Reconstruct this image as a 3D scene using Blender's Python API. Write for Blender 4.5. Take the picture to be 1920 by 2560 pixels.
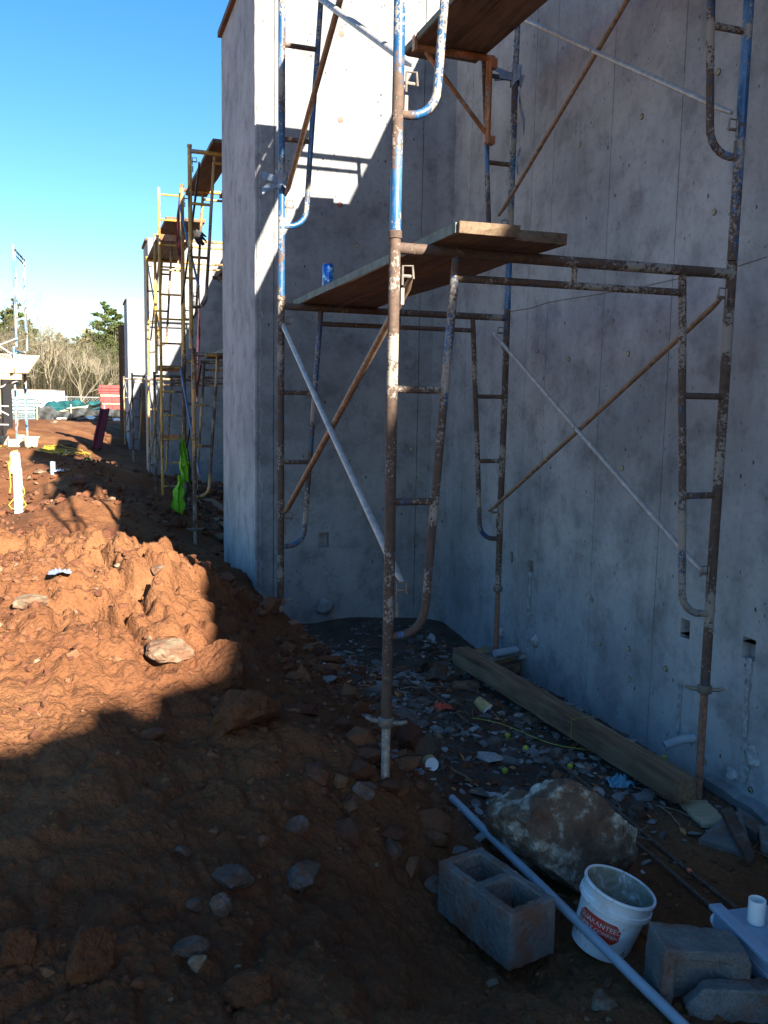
import bpy, bmesh, math, random
import numpy as np
from mathutils import Vector, Matrix
R = math.radians
random.seed(7); rng = np.random.default_rng(7)
scene = bpy.context.scene
for o in list(bpy.data.objects): bpy.data.objects.remove(o)
C = scene.collection

# ------------------------------------------------------------------ camera
YAW, PITCH, ROLL = R(18.9), R(7.1), R(1.0)
FPX = 2200.0
Fw = np.array([math.sin(YAW)*math.cos(PITCH), math.cos(YAW)*math.cos(PITCH), -math.sin(PITCH)])
r0 = np.array([math.cos(YAW), -math.sin(YAW), 0.0]); u0 = np.cross(r0, Fw)
Rt = math.cos(ROLL)*r0 + math.sin(ROLL)*u0; Up = -math.sin(ROLL)*r0 + math.cos(ROLL)*u0
cam = bpy.data.objects.new('camera', bpy.data.cameras.new('camera')); C.objects.link(cam)
m = Matrix.Identity(4)
for i in range(3):
    m[i][0] = Rt[i]; m[i][1] = Up[i]; m[i][2] = -Fw[i]
cam.matrix_world = m
cam.data.sensor_fit = 'VERTICAL'; cam.data.sensor_height = 24.0; cam.data.lens = FPX/2560*24
cam.data.clip_start = 0.05; cam.data.clip_end = 3000
scene.camera = cam

# ------------------------------------------------------------------ sky, sun, exposure
SA, SB = 0.24, 0.49                       # light travels (-SA, +1, -SB)
elev = math.atan2(SB, math.hypot(1, SA)); azim = math.atan2(SA, -1.0)   # clockwise from +Y
w = bpy.data.worlds.new('World'); scene.world = w; w.use_nodes = True
nt = w.node_tree; bg = nt.nodes['Background']
sk = nt.nodes.new('ShaderNodeTexSky'); sk.sky_type = 'NISHITA'; sk.sun_disc = False
sk.sun_elevation = elev; sk.sun_rotation = azim; sk.altitude = 200; sk.air_density = 1.0; sk.dust_density = 0.4; sk.ozone_density = 2.0
hs = nt.nodes.new('ShaderNodeHueSaturation'); hs.inputs['Saturation'].default_value = 1.36
nt.links.new(sk.outputs[0], hs.inputs['Color']); nt.links.new(hs.outputs[0], bg.inputs[0]); bg.inputs[1].default_value = 0.05
sd = bpy.data.lights.new('sun', 'SUN'); sd.energy = 5.0; sd.angle = R(0.53); sd.color = (1.0, 0.91, 0.77)
sun = bpy.data.objects.new('sun', sd); C.objects.link(sun)
sun.rotation_euler = Vector((SA, -1, SB)).to_track_quat('Z', 'Y').to_euler()
scene.view_settings.view_transform = 'Standard'; scene.view_settings.look = 'None'
scene.view_settings.exposure = 2.25; scene.view_settings.gamma = 1.0; scene.view_settings.use_curve_mapping = False
scene.render.engine = 'CYCLES'

# ------------------------------------------------------------------ helpers
def tag(o, label=None, cat=None, group=None, kind=None):
    if label: o['label'] = label
    if cat: o['category'] = cat
    if group: o['group'] = group
    if kind: o['kind'] = kind
    return o
def empty(name, loc=(0,0,0), label=None, cat=None, group=None, rz=0):
    o = bpy.data.objects.new(name, None); C.objects.link(o); o.location = loc; o.rotation_euler = (0,0,rz)
    o.empty_display_size = .1
    return tag(o, label, cat, group)
def dup(root, loc, label=None, group=None, rz=0):
    r = root.copy(); C.objects.link(r); r.location = loc; r.rotation_euler = (0,0,rz)
    if label: r['label'] = label
    if group: r['group'] = group
    for ch in list(root.children):
        c = ch.copy(); C.objects.link(c); c.parent = r
        for g in list(ch.children):
            d = g.copy(); C.objects.link(d); d.parent = c
    return r

class MB:
    def __init__(s, o=(0,0,0)): s.v=[]; s.f=[]; s.n=0; s.o=np.array(o,float); s.sm=False
    def add(s, V, F):
        V=np.asarray(V,float); s.v.append(V); s.f += [tuple(int(i)+s.n for i in f) for f in F]; s.n+=len(V); return s
    def box(s, c, sz, rot=None, taper=0):
        x,y,z = [k/2 for k in sz]
        V=np.array([(-x,-y,-z),(x,-y,-z),(x,y,-z),(-x,y,-z),(-x,-y,z),(x,-y,z),(x,y,z),(-x,y,z)],float)
        if taper: V[4:,:2]*=(1-taper)
        if rot is not None: V = V@np.array(Matrix(rot).to_3x3()).T if not isinstance(rot,np.ndarray) else V@rot.T
        return s.add(V+np.array(c,float), [(0,3,2,1),(4,5,6,7),(0,1,5,4),(1,2,6,5),(2,3,7,6),(3,0,4,7)])
    def bx(s, a, b):
        a=np.array(a,float); b=np.array(b,float); return s.box((a+b)/2, np.abs(b-a))
    def tube(s, path, r, seg=10, caps=True):
        P=[Vector(p) for p in path]; n=len(P)
        rr = r if isinstance(r,(list,tuple,np.ndarray)) else [r]*n
        T=[(P[min(i+1,n-1)]-P[max(i-1,0)]).normalized() for i in range(n)]
        a=Vector((0,0,1)) if abs(T[0].z)<.9 else Vector((1,0,0))
        nrm=T[0].cross(a).normalized(); V=[]
        for i in range(n):
            if i>0:
                nrm = T[i-1].rotation_difference(T[i]) @ nrm
                nrm = (nrm - T[i]*nrm.dot(T[i])).normalized()
            b=T[i].cross(nrm)
            for k in range(seg):
                t=2*math.pi*k/seg; V.append(P[i]+(nrm*math.cos(t)+b*math.sin(t))*rr[i])
        F=[]
        for i in range(n-1):
            for k in range(seg):
                k2=(k+1)%seg; F.append((i*seg+k,i*seg+k2,(i+1)*seg+k2,(i+1)*seg+k))
        if caps: F.append(tuple(reversed(range(seg)))); F.append(tuple((n-1)*seg+k for k in range(seg)))
        s.sm=True
        return s.add([tuple(v) for v in V],F)
    def lathe(s, prof, c=(0,0,0), seg=24, rot=None, caps=True):
        V=[];F=[];n=len(prof)
        for r,z in prof:
            for k in range(seg):
                t=2*math.pi*k/seg; V.append((r*math.cos(t),r*math.sin(t),z))
        V=np.array(V)
        if rot is not None: V=V@rot.T
        for i in range(n-1):
            for k in range(seg):
                k2=(k+1)%seg; F.append((i*seg+k,i*seg+k2,(i+1)*seg+k2,(i+1)*seg+k))
        if caps: F.append(tuple(reversed(range(seg)))); F.append(tuple((n-1)*seg+k for k in range(seg)))
        s.sm=True
        return s.add(V+np.array(c,float),F)
    def prism(s, poly, z0, z1):
        n=len(poly); V=[(x,y,z0) for x,y in poly]+[(x,y,z1) for x,y in poly]
        F=[tuple(reversed(range(n))),tuple(range(n,2*n))]+[(i,(i+1)%n,n+(i+1)%n,n+i) for i in range(n)]
        return s.add(V,F)
    def build(s, name, mat, parent=None, bevel=0, smooth=None, jitter=0):
        V=np.concatenate(s.v)-s.o
        if jitter: V=V+rng.normal(0,jitter,V.shape)
        me=bpy.data.meshes.new(name); me.from_pydata(V.tolist(),[],s.f); me.update()
        me.materials.append(mat)
        sm = s.sm if smooth is None else smooth
        if sm: me.shade_smooth(); me.set_sharp_from_angle(angle=R(40))
        o=bpy.data.objects.new(name,me); C.objects.link(o)
        if parent is not None: o.parent=parent
        else: o.location=tuple(s.o)
        if bevel:
            b=o.modifiers.new('b','BEVEL'); b.width=bevel; b.segments=2; b.limit_method='ANGLE'
        return o

def rotm(rx=0,ry=0,rz=0):
    cx,sx,cy,sy,cz,sz=math.cos(rx),math.sin(rx),math.cos(ry),math.sin(ry),math.cos(rz),math.sin(rz)
    X=np.array([[1,0,0],[0,cx,-sx],[0,sx,cx]]);Y=np.array([[cy,0,sy],[0,1,0],[-sy,0,cy]]);Z=np.array([[cz,-sz,0],[sz,cz,0],[0,0,1]])
    return Z@Y@X

# ------------------------------------------------------------------ noise (numpy)
def _h(ix,iy,s):
    n=(ix.astype(np.int64)*374761393+iy.astype(np.int64)*668265263+s*974634777)&0x7fffffff
    n=((n^(n>>13))*1274126177)&0x7fffffff; n=(n^(n>>16))
    return (n&0xffffff)/float(0xffffff)
def vnoise(x,y,s=0):
    ix=np.floor(x);iy=np.floor(y);fx=x-ix;fy=y-iy
    fx=fx*fx*(3-2*fx);fy=fy*fy*(3-2*fy)
    a=_h(ix,iy,s);b=_h(ix+1,iy,s);c=_h(ix,iy+1,s);d=_h(ix+1,iy+1,s)
    return (a*(1-fx)+b*fx)*(1-fy)+(c*(1-fx)+d*fx)*fy-.5
def fbm(x,y,s=0,o=4,g=.5):
    t=0;a=1
    for i in range(o):
        t=t+a*vnoise(x*2**i+17.3*i,y*2**i-9.1*i,s+i);a*=g
    return t
def bumps(x,y,cell,s,dens=.7):
    gx=np.floor(x/cell);gy=np.floor(y/cell);out=np.zeros_like(x)
    for i in (-1,0,1):
        for j in (-1,0,1):
            cx=gx+i;cy=gy+j
            r=cell*(.16+.46*_h(cx,cy,s+3))*(_h(cx,cy,s+4)<dens)
            px=(cx+_h(cx,cy,s))*cell;py=(cy+_h(cx,cy,s+1))*cell
            d2=(x-px)**2+(y-py)**2
            out=np.maximum(out,np.sqrt(np.maximum(r*r-d2,0))*(.5+.5*_h(cx,cy,s+5)))
    return out

# ------------------------------------------------------------------ terrain
CP=np.array([
 (1.9,6.84,-1.79),(2.85,6.8,-1.84),(2.85,4,-1.84),(2.85,2.3,-1.84),(2.2,5,-1.80),(1.75,4.2,-1.74),(2.1,3.2,-1.80),(1.6,2.4,-1.80),(2.5,1.8,-1.82),(1.2,2.1,-1.74),
 (1.45,6.8,-1.74),(1.11,3.175,-1.55),(1.5,3.4,-1.74),(1.16,5.38,-1.40),(1.27,6.84,-1.52),(1.27,8.5,-1.67),(1.27,7.7,-1.55),(1.45,5.6,-1.68),
 (0,2,-1.5),(.5,2,-1.55),(-.8,2,-1.42),(.9,2.1,-1.70),(1.12,2.5,-1.83),(1.3,2.3,-1.83),(1.15,2.7,-1.81),(.9,2.7,-1.66),(1.6,2.9,-1.82),(0,1,-1.55),(1,0,-1.7),(-1,0,-1.5),(2.5,0,-1.8),(1.5,-3,-1.75),(-3,0,-1.5),
 (.05,3.2,-1.32),(.6,3.2,-1.42),(-.6,3.2,-1.22),(.35,4.4,-1.08),(.62,4.75,-1.14),(.78,4.9,-1.28),(.36,5.2,-.885),(.05,5.3,-.88),(-.45,5.6,-.94),(-.9,5.6,-.98),(-.3,4.4,-1.02),(-2,5,-1.0),
 (.85,5.9,-1.35),(.3,6.6,-1.2),(-.5,6.9,-1.22),(.3,8,-1.24),(.9,8.2,-1.52),(.4,10,-1.20),(1.1,10,-1.58),(2.8,9,-1.75),(2.8,12,-1.7),(1.1,13.5,-1.5),(2,16,-1.6),
 (1.2,17.5,-1.5),(.2,14,-1.05),(.6,16,-1.3),(-.9,16.8,-1.0),(-.3,12,-1.06),(-.95,11.3,-1.5),(-.75,12.8,-1.55),(-1.6,12.5,-1.6),(-1.2,9.3,-1.45),(-.75,8.7,-1.22),(-3,10,-1.2),(-3,14,-1.15),
 (-.2,9.2,-1.05),(-1.5,16.5,-1.05),(-.9,26,-.9),(.3,24,-1.15),(1,21,-1.5),(1.1,25,-1.5),(1.3,28,-1.5),(0,31,-.9),(-3,20,-.98),(-6,20,-1.0),(-2,33,-.88),(0,38,-.95),(3,38,-1.0),(-8,35,-.95),(3,34,-1.1),
 (0,46,-1.7),(-10,46,-1.7),(8,46,-1.7),(-20,20,-1.1),(-20,0,-1.3),(0,70,-2.2),(-30,70,-2.2),(30,70,-2.2),(0,140,-2.0),(60,140,-2),(-80,140,-2),(30,20,-1.8),(30,-20,-1.8),(0,-30,-1.6),(-30,-30,-1.5),(0,-90,-1.6),(-90,0,-1.6),(90,0,-1.8)
],float)
def _phi(d,c=.35): return np.sqrt(d*d+c*c)
_D=np.hypot(CP[:,None,0]-CP[None,:,0],CP[:,None,1]-CP[None,:,1])
_A=np.zeros((len(CP)+1,)*2); _A[:-1,:-1]=_phi(_D)+np.eye(len(CP))*-.004; _A[-1,:-1]=1;_A[:-1,-1]=1
_W=np.linalg.solve(_A,np.append(CP[:,2],0))
def sstep(a,b,x):
    t=np.clip((x-a)/(b-a),0,1); return t*t*(3-2*t)
def base(x,y):
    out=np.full(x.shape,_W[-1])
    for (px,py,_),wt in zip(CP,_W[:-1]): out=out+wt*_phi(np.hypot(x-px,y-py))
    far=sstep(100,180,np.hypot(x,y))
    return out*(1-far)+(-1.9)*far
def height(x,y,cell=None):
    x=np.asarray(x,float);y=np.asarray(y,float)
    if cell is None: cell=np.full(x.shape,.01)
    z=base(x,y)
    rec=sstep(1.25,1.7,x)*(1-sstep(6.9,7.2,y))             # flat work strip beside the near wall
    flat=1-.88*rec
    m=sstep(3.6,4.4,y)*(1-sstep(6.2,8,y))*(1-sstep(.6,1.2,x))   # the loose spoil mound
    r=np.hypot(x,y)
    z=z+.10*fbm(x*.9,y*.9,11,3)*flat*sstep(1,4,r)+.05*fbm(x*3,y*3,21,4)*flat
    def lod(s): return np.clip((s-cell*1.2)/(s*.6),0,1)
    wx=x+.05*fbm(x*6,y*6,31,2);wy=y+.05*fbm(x*6+9,y*6,35,2)
    rough=.35+.65*sstep(-.15,.25,fbm(x*1.1,y*1.1,77,2))
    ux=wx+.035*fbm(x*14,y*14,131,3);uy=wy+.035*fbm(x*14+5,y*14,135,3)
    soft=.40+.60*sstep(3.3,4.3,y)
    rough=rough*soft
    z=z+lod(.16)*bumps(wx,wy,.30,41,.5)*(.16+.45*m)*flat*rough
    z=z+lod(.08)*bumps(ux,uy,.13,51,.6)*(.26+.50*m)*flat*rough
    z=z+lod(.035)*bumps(ux,uy,.06,61,.75)*(.45+.45*m)*(1-.5*rec)*rough
    z=z+lod(.018)*bumps(x+.01*fbm(x*30,y*30,141,2),y,.026,71,.8)*.6*(1-.4*rec)
    rid=np.abs(fbm(x*5,y*5,151,3)); z=z+lod(.03)*(.05+.07*m)*np.clip(rid*2.2,0,.5)*flat
    z=z+lod(.012)*.018*np.abs(fbm(x*22,y*22,161,3))*(1-.6*rec)
    # cracks/fissures on the mound
    rg=1-np.abs(fbm(x*3.2+y*1.5,y*1.7,81,3))*7
    z=z-lod(.05)*.16*np.clip(rg,0,1)**1.5*m*sstep(-.05,.10,fbm(x*1.6,y*1.6,85,2)+.05)
    z=z+.006*fbm(x*40,y*40,91,2)*lod(.02)
    return z
def H(x,y): return float(height(np.array([x]),np.array([y]))[0])
def ray(px,py): return Fw+Rt*(px-960)/FPX-Up*(py-1280)/FPX
_T=np.concatenate([np.linspace(.8,8,1200),np.linspace(8,60,900)])
def gh(px,py):
    """where the line of sight through a photo pixel meets the built ground"""
    d=ray(px,py); P=_T[:,None]*d[None,:]; k=np.argmax(P[:,2]<height(P[:,0],P[:,1]))
    return tuple(P[k])
def atY(px,py,Y): d=ray(px,py); return tuple(d*Y/d[1])
def atX(px,py,X): d=ray(px,py); return tuple(d*X/d[0])
def atZ(px,py,Z): d=ray(px,py); return tuple(d*Z/d[2])

# ------------------------------------------------------------------ materials
def newmat(name):
    m=bpy.data.materials.new(name); m.use_nodes=True; t=m.node_tree
    return m,t,t.nodes['Principled BSDF']
def N(t,ty,**k):
    n=t.nodes.new(ty)
    for a,b in k.items():
        if a in n.inputs.keys(): n.inputs[a].default_value=b
        else: setattr(n,a,b)
    return n
def L(t,a,b): t.links.new(a,b)
def coords(t,obj=False,scale=(1,1,1)):
    if obj:
        c=N(t,'ShaderNodeTexCoord').outputs['Object']
        oi=N(t,'ShaderNodeObjectInfo'); ad=N(t,'ShaderNodeVectorMath',operation='ADD'); sc=N(t,'ShaderNodeVectorMath',operation='SCALE')
        cb=N(t,'ShaderNodeCombineXYZ'); 
        for k in range(3): L(t,oi.outputs['Random'],cb.inputs[k])
        L(t,cb.outputs[0],sc.inputs[0]); sc.inputs['Scale'].default_value=37.0
        L(t,c,ad.inputs[0]); L(t,sc.outputs[0],ad.inputs[1]); c=ad.outputs[0]
    else: c=N(t,'ShaderNodeNewGeometry').outputs['Position']
    mp=N(t,'ShaderNodeVectorMath',operation='MULTIPLY'); L(t,c,mp.inputs[0]); mp.inputs[1].default_value=scale
    return mp.outputs[0]
def noise(t,vec,scale,detail=5,rough=.55,dist=0):
    n=N(t,'ShaderNodeTexNoise'); n.inputs['Scale'].default_value=scale; n.inputs['Detail'].default_value=detail; n.inputs['Roughness'].default_value=rough; n.inputs['Distortion'].default_value=dist
    L(t,vec,n.inputs['Vector']); return n.outputs['Fac']
def ramp(t,fac,stops):
    r=N(t,'ShaderNodeValToRGB'); e=r.color_ramp.elements
    while len(e)<len(stops): e.new(.5)
    for i,(p,c) in enumerate(stops):
        e[i].position=p; e[i].color=(*c,1) if hasattr(c,'__len__') else (c,c,c,1)
    L(t,fac,r.inputs[0]); return r.outputs[0]
def mix(t,fac,a,b,mode='MIX'):
    n=N(t,'ShaderNodeMix',data_type='RGBA',blend_type=mode)
    for s,v in ((0,fac),(6,a),(7,b)):
        if hasattr(v,'links'): L(t,v,n.inputs[s])
        else: n.inputs[s].default_value=v if s==0 else ((*v,1) if hasattr(v,'__len__') else (v,v,v,1))
    return n.outputs[2]
def bump(t,b,h,strength=.5,dist=.01,prev=None):
    n=N(t,'ShaderNodeBump'); n.inputs['Strength'].default_value=strength; n.inputs['Distance'].default_value=dist
    L(t,h,n.inputs['Height'])
    if prev is not None: L(t,prev,n.inputs['Normal'])
    L(t,n.outputs[0],b.inputs['Normal']); return n.outputs[0]
def simple(name,col,rough=.6,metal=0,var=.25,scale=30,bs=.15,bd=.002,spec=.5):
    m,t,b=newmat(name); v=coords(t,True)
    f=noise(t,v,scale,4)
    c=ramp(t,f,[(.3,[k*(1-var) for k in col]),(.7,[min(1,k*(1+var)) for k in col])])
    L(t,c,b.inputs['Base Color']); b.inputs['Roughness'].default_value=rough; b.inputs['Metallic'].default_value=metal
    b.inputs['Specular IOR Level'].default_value=spec
    if bs: bump(t,b,f,bs,bd)
    return m
def rand_gray(name,stops,rough=.9):
    """stones: one colour per loose piece"""
    m,t,b=newmat(name); g=N(t,'ShaderNodeNewGeometry')
    c=ramp(t,g.outputs['Random Per Island'],stops)
    n=noise(t,coords(t),60,4); c2=mix(t,.55,c,ramp(t,n,[(.3,.35),(.7,1.0)]),'MULTIPLY')
    L(t,c2,b.inputs['Base Color']); b.inputs['Roughness'].default_value=rough; b.inputs['Specular IOR Level'].default_value=.3; bump(t,b,n,.5,.004)
    return m

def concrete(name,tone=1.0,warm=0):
    m,t,b=newmat(name); v=coords(t); vs=coords(t,scale=(1,1,.12))
    big=noise(t,v,.9,5,.6); st=noise(t,vs,3.2,5,.65,.4); st2=noise(t,vs,14,4,.6); fine=noise(t,v,26,6,.7)
    med=noise(t,v,5,5,.65)
    c=ramp(t,big,[(.32,(.27*tone,.28*tone,.29*tone)),(.5,(.38*tone,.39*tone,.40*tone)),(.68,(.47*tone,.475*tone,.475*tone))])
    c=mix(t,.35,c,ramp(t,st,[(.33,.6),(.47,.92),(.6,1.0)]),'MULTIPLY')
    c=mix(t,.8,c,ramp(t,med,[(.32,.55),(.5,.95),(.72,1.12)]),'MULTIPLY')
    c=mix(t,.5,c,ramp(t,fine,[(.3,.6),(.5,1.0)]),'MULTIPLY')
    c=mix(t,.15,c,ramp(t,st2,[(.35,.7),(.55,1.0)]),'MULTIPLY')
    # bug holes
    vo=N(t,'ShaderNodeTexVoronoi'); vo.inputs['Scale'].default_value=11; vo.inputs['Randomness'].default_value=1
    L(t,coords(t,scale=(1,1,.55)),vo.inputs['Vector'])
    gate=ramp(t,noise(t,v,6,2),[(.46,0),(.50,1)])
    hole=ramp(t,vo.outputs['Distance'],[(.045,1),(.075,0)])
    hole=mix(t,1,hole,gate,'MULTIPLY')
    vo2=N(t,'ShaderNodeTexVoronoi'); vo2.inputs['Scale'].default_value=27; L(t,coords(t,scale=(1,1,.45)),vo2.inputs['Vector'])
    h2=mix(t,1,ramp(t,vo2.outputs['Distance'],[(.07,.8),(.12,0)]),ramp(t,noise(t,v,9,2),[(.50,0),(.54,1)]),'MULTIPLY')
    hole=mix(t,1,hole,h2,'LIGHTEN')
    c=mix(t,hole,c,(.05*tone,.05*tone,.05*tone))
    L(t,c,b.inputs['Base Color']); b.inputs['Roughness'].default_value=.85; b.inputs['Specular IOR Level'].default_value=.3
    inv=N(t,'ShaderNodeMath',operation='SUBTRACT'); inv.inputs[0].default_value=0; L(t,hole,inv.inputs[1])
    p=bump(t,b,fine,.35,.004); p=bump(t,b,med,.3,.012,p); bump(t,b,inv.outputs[0],.8,.008,p)
    return m
M={}
M['concrete']=concrete('concrete',1.05); M['concrete_shade']=concrete('stained_shade_concrete',.93); M['concrete_front']=concrete('shade_toned_concrete',.66); M['concrete_dark']=concrete('concrete_recess',.62)  # near wall and pier fronts toned darker to carry their shade in the colour
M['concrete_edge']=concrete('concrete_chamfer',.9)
M['joint']=simple('joint_line',(.10,.10,.10),.95,var=.5,scale=8)
M['grout']=simple('grout',(.30,.31,.31),.9,var=.45,scale=26,bs=.8,bd=.015)
M['plug']=simple('tie_plug',(.34,.31,.16),.7,var=.5,scale=40)
M['plug_red']=simple('tie_plug_red',(.35,.09,.06),.7,var=.4,scale=40)

def clay():
    m,t,b=newmat('red_clay'); v=coords(t)
    big=noise(t,v,.7,4,.6); md=noise(t,v,5,6,.65); fn=noise(t,v,55,6,.75)
    c=ramp(t,big,[(.3,(.120,.046,.021)),(.5,(.172,.072,.031)),(.7,(.235,.112,.050))])
    c=mix(t,.6,c,ramp(t,md,[(.3,.6),(.55,1.0),(.75,1.18)]),'MULTIPLY')
    c=mix(t,.6,c,ramp(t,fn,[(.28,.55),(.55,1.0),(.8,1.25)]),'MULTIPLY')
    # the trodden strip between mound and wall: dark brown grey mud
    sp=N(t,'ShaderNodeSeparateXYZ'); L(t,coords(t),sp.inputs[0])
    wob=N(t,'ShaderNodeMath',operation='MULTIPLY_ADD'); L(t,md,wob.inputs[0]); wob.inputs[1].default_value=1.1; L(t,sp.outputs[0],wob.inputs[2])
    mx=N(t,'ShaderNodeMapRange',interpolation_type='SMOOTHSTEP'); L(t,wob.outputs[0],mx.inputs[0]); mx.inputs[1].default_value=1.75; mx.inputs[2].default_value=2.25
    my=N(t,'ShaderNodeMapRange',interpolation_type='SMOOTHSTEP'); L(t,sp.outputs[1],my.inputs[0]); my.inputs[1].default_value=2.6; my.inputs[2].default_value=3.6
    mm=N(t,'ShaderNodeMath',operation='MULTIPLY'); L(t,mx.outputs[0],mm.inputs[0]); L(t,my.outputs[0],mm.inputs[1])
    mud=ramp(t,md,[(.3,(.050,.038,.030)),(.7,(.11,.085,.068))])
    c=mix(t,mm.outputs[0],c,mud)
    L(t,c,b.inputs['Base Color']); b.inputs['Roughness'].default_value=.95; b.inputs['Specular IOR Level'].default_value=.15
    v1=N(t,'ShaderNodeTexVoronoi'); v1.inputs['Scale'].default_value=42; v2=N(t,'ShaderNodeTexVoronoi'); v2.inputs['Scale'].default_value=110
    dv=N(t,'ShaderNodeVectorMath',operation='MULTIPLY_ADD'); nn=N(t,'ShaderNodeTexNoise'); nn.inputs['Scale'].default_value=18; nn.inputs['Detail'].default_value=3; L(t,v,nn.inputs['Vector']); L(t,nn.outputs['Color'],dv.inputs[0]); dv.inputs[1].default_value=(.05,.05,.05); L(t,v,dv.inputs[2])
    for q_ in (v1,v2): L(t,dv.outputs[0],q_.inputs['Vector'])
    i1=N(t,'ShaderNodeMath',operation='SUBTRACT'); i1.inputs[0].default_value=1; L(t,v1.outputs['Distance'],i1.inputs[1]); i2=N(t,'ShaderNodeMath',operation='SUBTRACT'); i2.inputs[0].default_value=1; L(t,v2.outputs['Distance'],i2.inputs[1])
    p=bump(t,b,fn,.8,.008); p=bump(t,b,i2.outputs[0],.55,.006,p); p=bump(t,b,i1.outputs[0],.5,.014,p); bump(t,b,md,.4,.02,p)
    return m
M['clay']=clay()
M['clods']=rand_gray('clay_clods',[(0,(.10,.035,.018)),(.5,(.16,.062,.029)),(.95,(.21,.097,.046)),(1,(.28,.21,.14))])
M['chips']=rand_gray('stone_chips',[(0,(.07,.055,.045)),(.45,(.14,.13,.12)),(.8,(.25,.25,.25)),(1,(.44,.43,.41))])
def rockmat(name,a,b_,c_,sc=9,dist=.6,mud=.8):
    m,t,b=newmat(name); v=coords(t,True)
    f=noise(t,v,sc,8,.68,dist); g=noise(t,v,sc*3.5,6,.7)
    c=ramp(t,f,[(.3,a),(.5,b_),(.68,c_)]); c=mix(t,ramp(t,noise(t,coords(t),13,4,.65),[(.44,0),(.58,mud)]),c,(.13,.055,.028)); c=mix(t,.6,c,ramp(t,g,[(.3,.45),(.6,1.1)]),'MULTIPLY')
    L(t,c,b.inputs['Base Color']); b.inputs['Roughness'].default_value=.8; b.inputs['Specular IOR Level'].default_value=.35
    p=bump(t,b,f,.6,.02); bump(t,b,g,.6,.006,p); return m
M['boulder']=rockmat('boulder_rock',(.085,.036,.024),(.15,.105,.07),(.72,.69,.58),10,.1,.35)
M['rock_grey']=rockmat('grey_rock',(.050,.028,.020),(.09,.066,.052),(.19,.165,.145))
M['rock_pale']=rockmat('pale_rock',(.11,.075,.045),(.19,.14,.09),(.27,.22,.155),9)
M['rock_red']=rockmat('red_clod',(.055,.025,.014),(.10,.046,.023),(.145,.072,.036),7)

def wood(name,a,b_,axis='Y',dark=.5,grain=26):
    m,t,b=newmat(name)
    sc={'Y':(1,.06,1),'X':(.06,1,1),'Z':(1,1,.06)}[axis]
    v=coords(t,True,sc); v2=coords(t,True)
    g=noise(t,v,grain,7,.7,.8); n=noise(t,v2,3.5,5,.6); f=noise(t,v,grain*4,3,.6)
    c=ramp(t,g,[(.32,a),(.62,b_)]); c=mix(t,dark,c,ramp(t,n,[(.32,.35),(.6,1.05)]),'MULTIPLY'); c=mix(t,.4,c,ramp(t,f,[(.35,.5),(.6,1)]),'MULTIPLY')
    L(t,c,b.inputs['Base Color']); b.inputs['Roughness'].default_value=.8; b.inputs['Specular IOR Level'].default_value=.25
    bump(t,b,g,.4,.004); return m
M['plank']=wood('scaffold_plank_wood',(.10,.062,.038),(.21,.145,.092))
M['plank_green']=simple('plank_edge_paint',(.13,.17,.15),.8,var=.4,scale=18)
M['timber']=wood('timber',(.10,.055,.032),(.34,.225,.135),'Y',.5,14)
M['plywood']=wood('plywood',(.20,.12,.06),(.38,.25,.13),'X',.4,12)
M['pale_wood']=wood('pale_wood',(.42,.33,.20),(.62,.50,.32),'X',.35,12)
M['brownboard']=wood('brown_board',(.11,.06,.035),(.22,.13,.08),'Z',.4,12)

def paint(name,col,rustf=.5,pale=.55,rust=((.055,.036,.027),(.115,.072,.050))):
    """chipped scaffold paint: paint, rust bands, mortar spatter"""
    m,t,b=newmat(name); v=coords(t); vz=coords(t,scale=(1,1,.22))
    big=noise(t,vz,7,4,.6); md=noise(t,v,38,5,.7); sp=noise(t,v,75,4,.7)
    rc=ramp(t,md,[(.35,rust[0]),(.65,rust[1])])
    ad=N(t,'ShaderNodeMath',operation='MULTIPLY_ADD'); L(t,md,ad.inputs[0]); ad.inputs[1].default_value=.45; L(t,big,ad.inputs[2])
    k=.725+(.5-rustf)*.35
    msk=ramp(t,ad.outputs[0],[(k-.03,0),(k+.03,1)])
    pc=mix(t,.5,col,ramp(t,md,[(.3,.5),(.6,1.1)]),'MULTIPLY')
    fade=ramp(t,noise(t,vz,16,4,.6),[(.52,0),(.62,.75)]); pc=mix(t,fade,pc,[min(1,k*1.6+.07) for k in col])
    c=mix(t,msk,pc,rc)
    ps=noise(t,v,5,3); a2=N(t,'ShaderNodeMath',operation='MULTIPLY_ADD'); L(t,ps,a2.inputs[0]); a2.inputs[1].default_value=1.3; L(t,sp,a2.inputs[2])
    q=1.25+(.5-pale)*.4
    hf=N(t,'ShaderNodeMath',operation='MULTIPLY'); L(t,a2.outputs[0],hf.inputs[0]); hf.inputs[1].default_value=.5
    ms=ramp(t,hf.outputs[0],[(q*.5-.01,0),(q*.5+.01,1)])
    c=mix(t,ms,c,(.27,.24,.20))
    L(t,c,b.inputs['Base Color'])
    rr=ramp(t,msk,[(0,.38),(1,.85)]); L(t,rr,b.inputs['Roughness'])
    p=bump(t,b,ms,.6,.002); bump(t,b,msk,.3,.001,p); return m
BLUE=(.010,.075,.19); YEL=(.50,.28,.035)
M['blue']=paint('blue_paint',BLUE,.42,.55); M['blue_rust']=paint('rusted_blue_paint',BLUE,.72,.6); M['rusty']=paint('rusty_steel',(.03,.06,.13),.98,.5)
M['yellow']=paint('yellow_paint',YEL,.38,.42); M['yellow_rust']=paint('worn_yellow_paint',(.42,.22,.05),.62,.55)
M['orange']=paint('orange_paint',(.33,.12,.035),.45,.35,((.13,.055,.025),(.26,.12,.05)))
M['lightblue']=paint('pale_blue_paint',(.07,.25,.45),.35,.75)
M['galv']=simple('dull_galvanised_steel',(.20,.17,.14),.55,.3,.35,40,.3,.002)
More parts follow.
